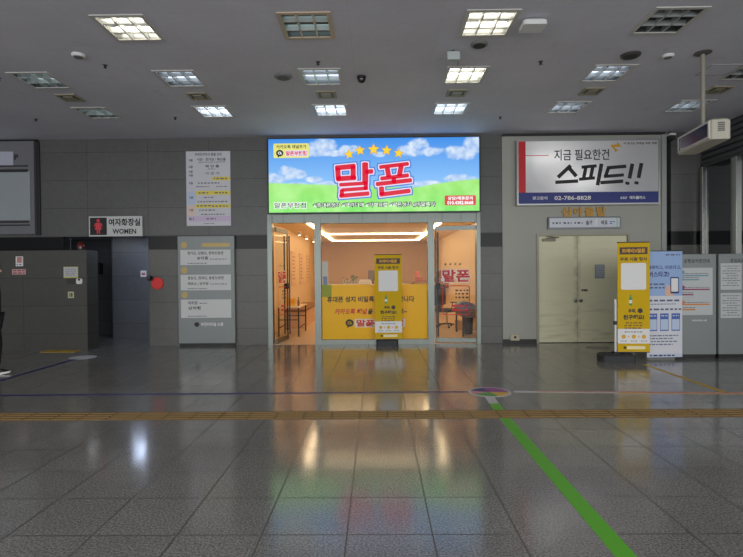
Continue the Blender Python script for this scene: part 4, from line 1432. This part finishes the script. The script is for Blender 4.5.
# hanging display
t = local(thing('hanging_display', 'beige hanging display box on a pole from the ceiling', 'display', (4.40, 7.0, 3.19), math.radians(-7)))
mat('display_beige', (186, 182, 166), 0.45)
x0, x1, y0, y1, z0, z1 = -0.12, 0.12, -0.45, 0.45, 0.0, 0.26
q = MB()
q.bevel_box(x0, x1, y0, y1, z0, z1, 0.02)
q.build('housing', 'display_beige', t)
MB().box(x0 - 0.012, x0, y0 + 0.05, y1 - 0.05, 0.045, 0.215).build('screen', mat('display_screen', (26, 34, 74), 0.12), t)
q = MB().box(x0 - 0.014, x0, y0 + 0.02, y1 - 0.02, 0.02, 0.045).box(x0 - 0.014, x0, y0 + 0.02, y1 - 0.02, 0.215, 0.24).box(x0 - 0.014, x0, y0 + 0.02, y0 + 0.05, 0.045, 0.215).box(x0 - 0.014, x0, y1 - 0.05, y1 - 0.02, 0.045, 0.215)
q.build('bezel', mat('display_bezel', (206, 202, 190), 0.4), t)
q = MB()
for i in range(5):
    q.box(-0.035, 0.045, y0 - 0.004, y0, 0.10 + i * 0.024, 0.116 + i * 0.024)
q.build('grille', mat('grille_dark', (92, 90, 84), 0.5), t)
MB().rod((0, 0, z1), (0, 0, HC - 3.19 - 0.02), 0.028, 14).build('pole', mat('pole_beige', (150, 146, 132), 0.4), t)
MB().lathe((0, 0, HC - 3.19 - 0.025), [(0.06, 0), (0.11, 0.02), (0.11, 0.025)], 20).build('ceiling_plate', mat('plate_dark', (84, 82, 80), 0.4), t)

# ================================================================== CEILING
mat('lamp_frame', (196, 194, 188), 0.4)
mat('lamp_frame_warm', (196, 176, 152), 0.4)
mat('lamp_reflector', (120, 124, 124), 0.25, metal=0.6)
mat('louvre_blade', (206, 210, 210), 0.28, metal=0.5)
mat('tube_off', (190, 196, 196), 0.3)
glow('tube_bright', (255, 244, 222), 13.0)
glow('tube_cool', (232, 242, 255), 12.0)
glow('tube_off_glow', (200, 225, 225), 0.9)  # unlit lamps: reflected surroundings put into the tubes as faint glow
glow('tube_reflect_glow', (210, 222, 240), 2.6)  # reflected surroundings put in as low emission; one of these lamps is partly lit
ROWN = ('in the row nearest the viewer', 'in the middle row', 'in the row nearest the back wall')
COLN = ('leftmost column', 'second column from left', 'third column from left', 'third column from right', 'second column from right', 'rightmost column')
STATE = {(1, 0): 'tube_bright', (2, 0): 'tube_off_glow', (3, 0): 'tube_bright', (4, 0): 'tube_off',
         (0, 1): 'tube_off_glow', (1, 1): 'tube_reflect_glow', (2, 1): 'tube_reflect_glow', (3, 1): 'tube_bright', (4, 1): 'tube_reflect_glow', (5, 1): 'tube_off',
         (0, 2): 'tube_off_glow', (1, 2): 'tube_cool', (2, 2): 'tube_cool', (3, 2): 'tube_cool', (4, 2): 'tube_reflect_glow', (5, 2): 'tube_reflect_glow'}


def make_lamp(tube, frame):
    t = local(thing('ceiling_lamp', 'louvred ceiling lamp', 'ceiling lamp', (0, 0, HC)))
    a, b = 0.305, 0.325
    q = MB()
    for x0, x1, y0, y1 in ((-a, a, -b, -b + 0.045), (-a, a, b - 0.045, b), (-a, -a + 0.045, -b + 0.045, b - 0.045), (a - 0.045, a, -b + 0.045, b - 0.045)):
        q.box(x0, x1, y0, y1, -0.012, 0.0)
    q.build('frame', frame, t)
    q = MB()
    hx, hy = 0.27, 0.29
    q.box(-hx, hx, -hy, hy, 0.125, 0.135)
    q.box(-hx - 0.004, -hx, -hy, hy, -0.005, 0.125).box(hx, hx + 0.004, -hy, hy, -0.005, 0.125)
    q.box(-hx, hx, -hy - 0.004, -hy, -0.005, 0.125).box(-hx, hx, hy, hy + 0.004, -0.005, 0.125)
    q.build('housing', 'lamp_reflector', t)
    q = MB()
    for i in (-1, 1):
        q.box(i * 0.095 - 0.008, i * 0.095 + 0.008, -hy, hy, -0.006, 0.055)
        q.box(-hx, hx, i * 0.105 - 0.008, i * 0.105 + 0.008, -0.006, 0.055)
    q.build('louvre', 'louvre_blade', t)
    for i in (-1, 0, 1):
        MB().rod((-hx + 0.01, i * 0.195, 0.088), (hx - 0.01, i * 0.195, 0.088), 0.016, 10).build('tube', tube, t, True)
    return t


protos = {}
for j, y in enumerate(ROWY):
    for i, x in enumerate(COLX):
        if (i, j) not in STATE:
            continue
        st = STATE[(i, j)]
        fr = 'lamp_frame_warm' if (i, j) == (2, 0) else 'lamp_frame'
        if (st, fr) not in protos:
            o = protos[(st, fr)] = make_lamp(st, fr)
        else:
            o = copy_tree(protos[(st, fr)])
        o.location = (x, y, HC)
        o['label'] = ('glowing' if st in ('tube_bright', 'tube_cool') else 'dull') + ' louvred ceiling lamp ' + ROWN[j] + ', ' + COLN[i]
        o['group'] = 'recessed louvred ceiling lamps'

mat('vent_beige', (150, 144, 122), 0.5)
mat('vent_inner', (96, 92, 80), 0.5)
pv = None
for i, x in enumerate((-5.0, -2.89, -0.80, 1.32, 3.50, 5.53)):
    if pv is None:
        pv = o = local(thing('ceiling_vent', 'vent', 'ceiling vent', (0, 0, HC)))
        a = 0.16
        q = MB()
        for x0, x1, y0, y1 in ((-a, a, -a, -a + 0.04), (-a, a, a - 0.04, a), (-a, -a + 0.04, -a + 0.04, a - 0.04), (a - 0.04, a, -a + 0.04, a - 0.04)):
            q.box(x0, x1, y0, y1, -0.02, 0.0)
        q.build('frame', 'vent_beige', o)
        q = MB().box(-a + 0.04, a - 0.04, -a + 0.04, a - 0.04, -0.004, 0.0)
        q.build('backing', 'vent_inner', o)
        MB().box(-0.075, 0.075, -0.075, 0.075, -0.026, -0.01).build('centre_plate', 'vent_beige', o)
    else:
        o = copy_tree(pv)
    o.location = (x, 8.42, HC)
    o['label'] = 'small square ceiling vent between two lamps, ' + COLN[i]
    o['group'] = 'small square ceiling vents'


def ceil_disc(name, label, cat, x, y, r, m1, m2, drop=0.03, sub='grille'):
    t = thing(name, label, cat, (x, y, HC))
    MB().lathe((x, y, HC - drop), [(r * 0.85, 0), (r, drop * 0.5), (r, drop)], 24).build('rim', m1, t)
    MB().lathe((x, y, HC - drop - 0.006), [(r * 0.66, 0), (r * 0.72, 0.006)], 24).build(sub, m2, t)
    return t


mat('speaker_rim', (120, 122, 120), 0.5)
mat('speaker_grille', (92, 92, 92), 0.6)
ceil_disc('ceiling_speaker', 'round grey ceiling speaker left of the middle lamps', 'speaker', -1.36, 7.63, 0.13, 'speaker_rim', 'speaker_grille')
ceil_disc('ceiling_speaker', 'large dark round ceiling speaker at upper right', 'speaker', 3.45, 7.03, 0.13, mat('speaker_dark', (72, 70, 70), 0.5), mat('speaker_black', (52, 51, 51), 0.6))
ceil_disc('ceiling_speaker', 'round ceiling speaker under the brightest front lamp', 'speaker', 1.33, 6.63, 0.11, 'speaker_rim', mat('speaker_hole', (40, 40, 40), 0.6))
ceil_disc('smoke_detector', 'white smoke detector beside the hanging display pole', 'detector', 3.97, 7.06, 0.075, 'white_paint', 'speaker_rim', 0.035, 'sensor')
ceil_disc('smoke_detector', 'white smoke detector at upper left below the bright lamp', 'detector', -3.92, 6.80, 0.085, 'white_paint', 'speaker_rim', 0.035, 'sensor')
t = thing('antenna_box', 'flat white box fixed to the ceiling near the top centre right', 'access point', (1.83, 6.05, HC))
MB().bevel_box(1.70, 1.97, 5.93, 6.16, HC - 0.09, HC - 0.02, 0.02).build('housing', 'white_paint', t)
MB().box(1.74, 1.80, 6.0, 6.1, HC - 0.02, HC).build('bracket', 'charcoal', t)
t = thing('sensor_box', 'small pale box hanging below the ceiling left of the round speaker', 'sensor', (1.03, 6.81, HC))
MB().bevel_box(0.94, 1.11, 6.76, 6.86, HC - 0.14, HC - 0.03, 0.012).build('housing', mat('sensor_grey', (176, 184, 184), 0.5), t)
MB().rod((1.03, 6.82, HC - 0.03), (1.03, 6.82, HC), 0.014, 8).build('stem', 'charcoal', t)
MB().path([(1.10, 6.82, HC - 0.1), (1.14, 6.95, HC - 0.015), (1.16, 7.3, HC - 0.01)], 0.006, 6).build('cable', 'speaker_rim', t)
t = thing('dome_camera', 'small black dome camera on the ceiling at centre', 'camera', (-0.205, 7.68, HC))
MB().lathe((-0.205, 7.68, HC - 0.03), [(0.07, 0), (0.07, 0.03)], 20).build('base', 'charcoal', t)
MB().lathe((-0.205, 7.68, HC - 0.10), [(0.01, 0), (0.045, 0.015), (0.062, 0.05), (0.062, 0.07)], 20).build('dome', mat('dome_black', (12, 12, 14), 0.12), t, True)
t = thing('wall_camera', 'little white topped camera high beside the black gap at right', 'camera', (6.2, WY, 4.33))
MB().bevel_box(6.13, 6.27, 10.84, 10.98, HC - 0.10, HC - 0.055, 0.012).build('hood', 'white_paint', t)
MB().box(6.15, 6.25, 10.85, 10.97, HC - 0.19, HC - 0.10).build('body', 'charcoal', t)
MB().rod((6.2, 10.95, HC - 0.06), (6.2, 10.95, HC), 0.012, 8).build('bracket', 'charcoal', t)
pk = None
for x, y, lb in ((2.30, 7.22, 'ceiling sprinkler right of the lit lamps, level with the dark speaker'), (-0.79, 7.14, 'ceiling sprinkler just in front of the third middle lamp'), (-3.75, 7.15, 'ceiling sprinkler beside the upper left smoke detector'),
                 (-6.33, 9.57, 'ceiling sprinkler farthest left near the back wall'), (-3.73, 9.58, 'ceiling sprinkler left of the glowing lamp near the back wall'), (2.35, 9.78, 'ceiling sprinkler between shop sign and advert near the wall'), (-5.55, 7.57, 'ceiling sprinkler at the left edge beside the dull lamp')):
    if pk is None:
        pk = o = local(thing('sprinkler', lb, 'sprinkler', (0, 0, HC)))
        MB().lathe((0, 0, -0.008), [(0.022, 0), (0.034, 0.008)], 16).build('escutcheon', 'speaker_dark', o)
        q = MB().rod((0, 0, -0.034), (0, 0, -0.008), 0.012, 10).lathe((0, 0, -0.04), [(0.022, 0), (0.022, 0.006)], 12)
        q.build('head', 'black', o)
    else:
        o = copy_tree(pk)
    o.location = (x, y, HC)
    o['label'] = lb
    o['group'] = 'ceiling sprinklers'
t = thing('access_hatch', 'faint square ceiling hatch near the display pole', 'hatch', (5.0, 7.6, HC))
MB().box(4.80, 5.22, 7.42, 7.78, HC - 0.006, HC).build('panel', 'ceiling_paint', t)
q = MB().box(4.78, 5.24, 7.40, 7.42, HC - 0.008, HC).box(4.78, 5.24, 7.78, 7.80, HC - 0.008, HC).box(4.78, 4.80, 7.42, 7.78, HC - 0.008, HC).box(5.22, 5.24, 7.42, 7.78, HC - 0.008, HC)
q.build('frame', mat('hatch_frame', (166, 164, 168), 0.6), t)

# ================================================================== FLOOR MARKINGS
mat('tactile_brown_shaded', (106, 84, 48), 0.6, var=0.15, scale=4)
mat('tactile_ridge_lit', (154, 124, 74), 0.6, var=0.15, scale=4)  # base darker, ridges lighter: relief shading put into the two colours
mat('tape_green', (92, 178, 44), 0.45, var=0.05)
mat('tape_navy', (52, 50, 104), 0.45, var=0.1)
mat('tape_pink', (196, 140, 150), 0.45, var=0.1)
mat('tape_orange', (206, 150, 84), 0.45, var=0.1)
mat('tape_yellow', (196, 160, 50), 0.5, var=0.1)
mat('decal_pale', (196, 196, 200), 0.5, var=0.06)
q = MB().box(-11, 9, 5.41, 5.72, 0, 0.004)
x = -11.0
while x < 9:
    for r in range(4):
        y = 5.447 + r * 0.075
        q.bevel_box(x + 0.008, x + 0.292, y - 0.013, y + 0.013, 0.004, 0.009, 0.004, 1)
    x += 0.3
o = tag(q.build('tactile_strip', ['tactile_brown_shaded', 'tactile_ridge_lit']), 'long brown ribbed tactile strip crossing the whole floor', 'tactile paving')


def tape(name, label, cat, pts, w, m, h=0.002):
    (xa, ya), (xb, yb) = pts
    L = math.hypot(xb - xa, yb - ya)
    nx, ny = -(yb - ya) / L * w / 2, (xb - xa) / L * w / 2
    P = [(xa - nx, ya - ny), (xb - nx, yb - ny), (xb + nx, yb + ny), (xa + nx, ya + ny)]
    return tag(MB().prismz(P, 0.0, h).build(name, m), label, cat, 'coloured floor guide lines')


t = thing('guide_line', 'bright green floor line running toward the viewer from the round decal', 'floor line', (1.35, 4.0, 0), 0, 'coloured floor guide lines')
q = MB().prismz([(1.275, -2.0), (1.392, -2.0), (1.392, 5.41), (1.275, 5.41)], 0, 0.002)
q.prismz([(1.29, 5.72), (1.405, 5.72), (1.415, 6.02), (1.30, 6.02)], 0, 0.002)
q.build('tape', 'tape_green', t)
MB().prismz([(1.30, 6.02), (1.415, 6.02), (1.43, 6.34), (1.315, 6.34)], 0, 0.002).build('white_end_label', 'decal_pale', t)
tape('guide_line', 'thin dark blue floor line crossing the left half to the round decal', 'floor line', [(-11, 6.50), (1.19, 6.615)], 0.075, 'tape_navy')
tape('guide_line', 'dark blue floor line slanting at lower left to the pale oval', 'floor line', [(-5.54, 6.59), (-5.545, 9.32)], 0.10, 'tape_navy')
t = thing('guide_line', 'pink and orange floor line running right from the round decal', 'floor line', (3, 6.5, 0), 0, 'coloured floor guide lines')


def seg(a, b, lo, hi):
    f = lambda x: 6.60 - (x - 1.7) * 0.055
    return MB().prismz([(a, f(a) + lo), (b, f(b) + lo), (b, f(b) + hi), (a, f(a) + hi)], 0, 0.002)


seg(1.74, 2.02, -0.035, 0.05).build('white_start_label', 'decal_pale', t)
seg(2.02, 7.5, 0.01, 0.06).build('pink_stripe', 'tape_pink', t)
seg(3.05, 7.5, -0.045, 0.01).build('orange_stripe', 'tape_orange', t)
seg(2.02, 3.05, -0.035, 0.01).build('pale_stripe', mat('tape_pale', (200, 188, 178), 0.5), t)
tape('guide_line', 'yellow floor line slanting right in front of the info boards', 'floor line', [(4.36, 6.50), (4.36, 8.45)], 0.075, 'tape_yellow')
t = thing('floor_decal', 'round multicoloured floor decal at the head of the green line', 'floor decal', (1.43, 6.59, 0))
cx, cy = 1.43, 6.59
circ = lambda r, a, b, n: [(cx + r * math.cos(a + (b - a) * i / n), cy + r * math.sin(a + (b - a) * i / n)) for i in range(n + 1)]
MB().prismz(circ(0.27, 0, 2 * PI, 32)[:-1], 0, 0.0022).build('white_rim', 'decal_pale', t)
for nm, a, b, c in (('purple_sector', -0.1, 1.75, (150, 70, 150)), ('navy_sector', 1.75, 2.9, (50, 52, 120)), ('pink_sector', 2.9, 3.6, (206, 140, 160)), ('green_sector', 3.6, 4.95, (84, 160, 84)), ('yellow_sector', 4.95, 6.1832, (216, 176, 60))):
    MB().prismz([(cx, cy)] + circ(0.235, a, b, 10), 0.0022, 0.0034).build(nm, mat(nm, c, 0.45), t)
cir = lambda x, y, r: [(x + r * math.cos(2 * PI * i / 28), y + r * math.sin(2 * PI * i / 28)) for i in range(28)]
tag(MB().prismz(cir(-5.5, 9.54, 0.235), 0, 0.002).build('floor_decal', 'decal_pale'), 'pale oval floor decal near the women entrance at left', 'floor decal')
tag(MB().prismz(cir(4.37, 10.28, 0.22), 0, 0.002).build('floor_decal', mat('decal_worn', (150, 148, 140), 0.5, var=0.2)), 'worn pale oval floor decal in front of the cream door', 'floor decal')
tag(MB().prismz([(-6.75, 10.2), (-6.05, 10.2), (-6.05, 10.46), (-6.75, 10.46)], 0, 0.006).build('tactile_tile', 'tape_yellow'), 'short yellow tactile strip at the foot of the left partition', 'tactile paving')

# ================================================================== PERSON AT THE LEFT EDGE


def skin_mesh(name, verts, edges, radii, m, parent=None, subd=2):
    me = bpy.data.meshes.new(name)
    me.from_pydata(verts, edges, [])
    o = bpy.data.objects.new(name, me)
    COL.objects.link(o)
    o.modifiers.new('skin', 'SKIN')
    sv = me.skin_vertices[0].data if me.skin_vertices else me.attributes and None
    for i, r in enumerate(radii):
        v = me.skin_vertices[0].data[i]
        v.radius = r if isinstance(r, tuple) else (r, r)
        v.use_root = (i == 0)
    s = o.modifiers.new('sub', 'SUBSURF')
    s.levels = s.render_levels = subd
    bpy.context.view_layer.update()
    dg = bpy.context.evaluated_depsgraph_get()
    nm = bpy.data.meshes.new_from_object(o.evaluated_get(dg))
    bpy.data.objects.remove(o)
    nm.materials.clear()
    nm.materials.append(MATS[m] if isinstance(m, str) else m)
    for p in nm.polygons:
        p.use_smooth = True
    r = bpy.data.objects.new(name, nm)
    COL.objects.link(r)
    if parent:
        r.parent = parent
    return r


mat('person_skin', (205, 160, 135), 0.55)
mat('person_trousers', (24, 24, 28), 0.8)
mat('person_coat', (20, 20, 24), 0.8)
t = local(thing('person', 'person in black clothes and black shoes with white soles at the left edge', 'person', (-5.95, 7.84, 0), math.radians(25)))
# local frame: walks toward +x, left side is +y
V = [(0, 0, 0.93), (0, 0, 1.08), (0, 0, 1.28), (0.0, 0, 1.43), (0.02, 0, 1.52), (0.05, 0, 1.60), (0.055, 0, 1.70),
     (0, 0.10, 0.88), (0.06, 0.10, 0.50), (0.03, 0.10, 0.10), (0, -0.10, 0.88), (-0.02, -0.10, 0.50), (-0.20, -0.10, 0.12),
     (0, 0.19, 1.41), (-0.05, 0.24, 1.14), (-0.03, 0.24, 0.88), (0, -0.19, 1.41), (-0.05, -0.24, 1.14), (-0.03, -0.24, 0.88)]
E_ = [(0, 1), (1, 2), (2, 3), (3, 4), (4, 5), (5, 6), (0, 7), (7, 8), (8, 9), (0, 10), (10, 11), (11, 12), (3, 13), (13, 14), (14, 15), (3, 16), (16, 17), (17, 18)]
R_ = [(0.13, 0.15), (0.11, 0.14), (0.12, 0.16), (0.10, 0.12), 0.055, 0.085, 0.085, 0.09, 0.06, 0.04, 0.09, 0.06, 0.04, 0.06, 0.042, 0.03, 0.06, 0.042, 0.03]
skin_mesh('body', V, E_, R_, 'person_skin', t)
Vt = [(0, 0, 0.95), (0, 0.10, 0.86), (0.06, 0.10, 0.50), (0.03, 0.10, 0.08), (0, -0.10, 0.86), (-0.02, -0.10, 0.50), (-0.20, -0.10, 0.10)]
skin_mesh('trousers', Vt, [(0, 1), (1, 2), (2, 3), (0, 4), (4, 5), (5, 6)], [(0.15, 0.17), 0.11, 0.085, 0.07, 0.11, 0.085, 0.07], 'person_trousers', t)
Vc = [(0, 0, 0.86), (0, 0, 1.08), (0, 0, 1.28), (0, 0, 1.44), (0, 0.20, 1.42), (-0.05, 0.245, 1.14), (-0.03, 0.24, 0.90), (0, -0.20, 1.42), (-0.05, -0.245, 1.14), (-0.03, -0.24, 0.90)]
skin_mesh('coat', Vc, [(0, 1), (1, 2), (2, 3), (3, 4), (4, 5), (5, 6), (3, 7), (7, 8), (8, 9)], [(0.17, 0.19), (0.15, 0.18), (0.16, 0.19), (0.10, 0.12), 0.075, 0.06, 0.05, 0.075, 0.06, 0.05], 'person_coat', t)
for s in (1, -1):
    skin_mesh('hand', [(-0.03, 0.24 * s, 0.86), (-0.03, 0.24 * s, 0.78), (-0.045, 0.245 * s, 0.71), (-0.03, 0.25 * s, 0.70), (-0.015, 0.245 * s, 0.705), (0.005, 0.225 * s, 0.77), (-0.055, 0.235 * s, 0.73)],
              [(0, 1), (1, 2), (1, 3), (1, 4), (1, 5), (1, 6)], [0.025, 0.03, 0.009, 0.009, 0.009, 0.009, 0.009], 'person_skin', t, 1)
q = MB().lathe((0.045, 0, 1.655), [(0.098, 0), (0.102, 0.05), (0.085, 0.10), (0.05, 0.13), (0.01, 0.14)], 20)
q.build('hair', mat('person_hair', (24, 20, 18), 0.6), t, True)
q = MB().rod((0.13, 0, 1.63), (0.155, 0, 1.605), 0.012, 8)
q.build('nose', 'person_skin', t)


def shoe(dx, dy, dz, tilt):
    M = Matrix.Translation((dx, dy, dz)) @ Matrix.Rotation(tilt, 4, 'Y')
    prof = [(-0.09, 0.033), (-0.07, 0.04), (0.0, 0.042), (0.08, 0.048), (0.15, 0.044), (0.19, 0.03), (0.205, 0.008)]
    out = [(x, -w) for x, w in prof] + [(x, w) for x, w in reversed(prof)]
    rise = lambda x: max(0.0, x - 0.10) * 0.22
    n = len(out)
    sole = MB()
    vs = [(x, y, rise(x)) for x, y in out] + [(x, y, rise(x) + 0.028) for x, y in out]
    sole.add(vs, [tuple(reversed(range(n))), tuple(range(n, 2 * n))] + [(i, (i + 1) % n, n + (i + 1) % n, n + i) for i in range(n)])
    up = MB()
    top = lambda x: 0.11 - max(0, x) * 0.30
    vs = [(x * 0.97, y * 0.97, rise(x) + 0.028) for x, y in out] + [(x * 0.93, y * 0.75, max(rise(x) + 0.032, top(x) - 0.01)) for x, y in out] + [(x * 0.85, y * 0.4, max(rise(x) + 0.034, top(x))) for x, y in out]
    fs = [tuple(range(2 * n, 3 * n))]
    for k in (0, n):
        fs += [(k + i, k + (i + 1) % n, k + n + (i + 1) % n, k + n + i) for i in range(n)]
    up.add(vs, fs)
    sh = up.xf(M).build('shoe', mat('shoe_black', (16, 16, 18), 0.5), t, True)
    sole.xf(M).build('sole', mat('sole_white', (226, 226, 222), 0.5), sh)


shoe(0.03, 0.10, 0.0, 0.0)
shoe(-0.22, -0.10, 0.035, 0.25)

bpy.data.scenes.remove(TS)
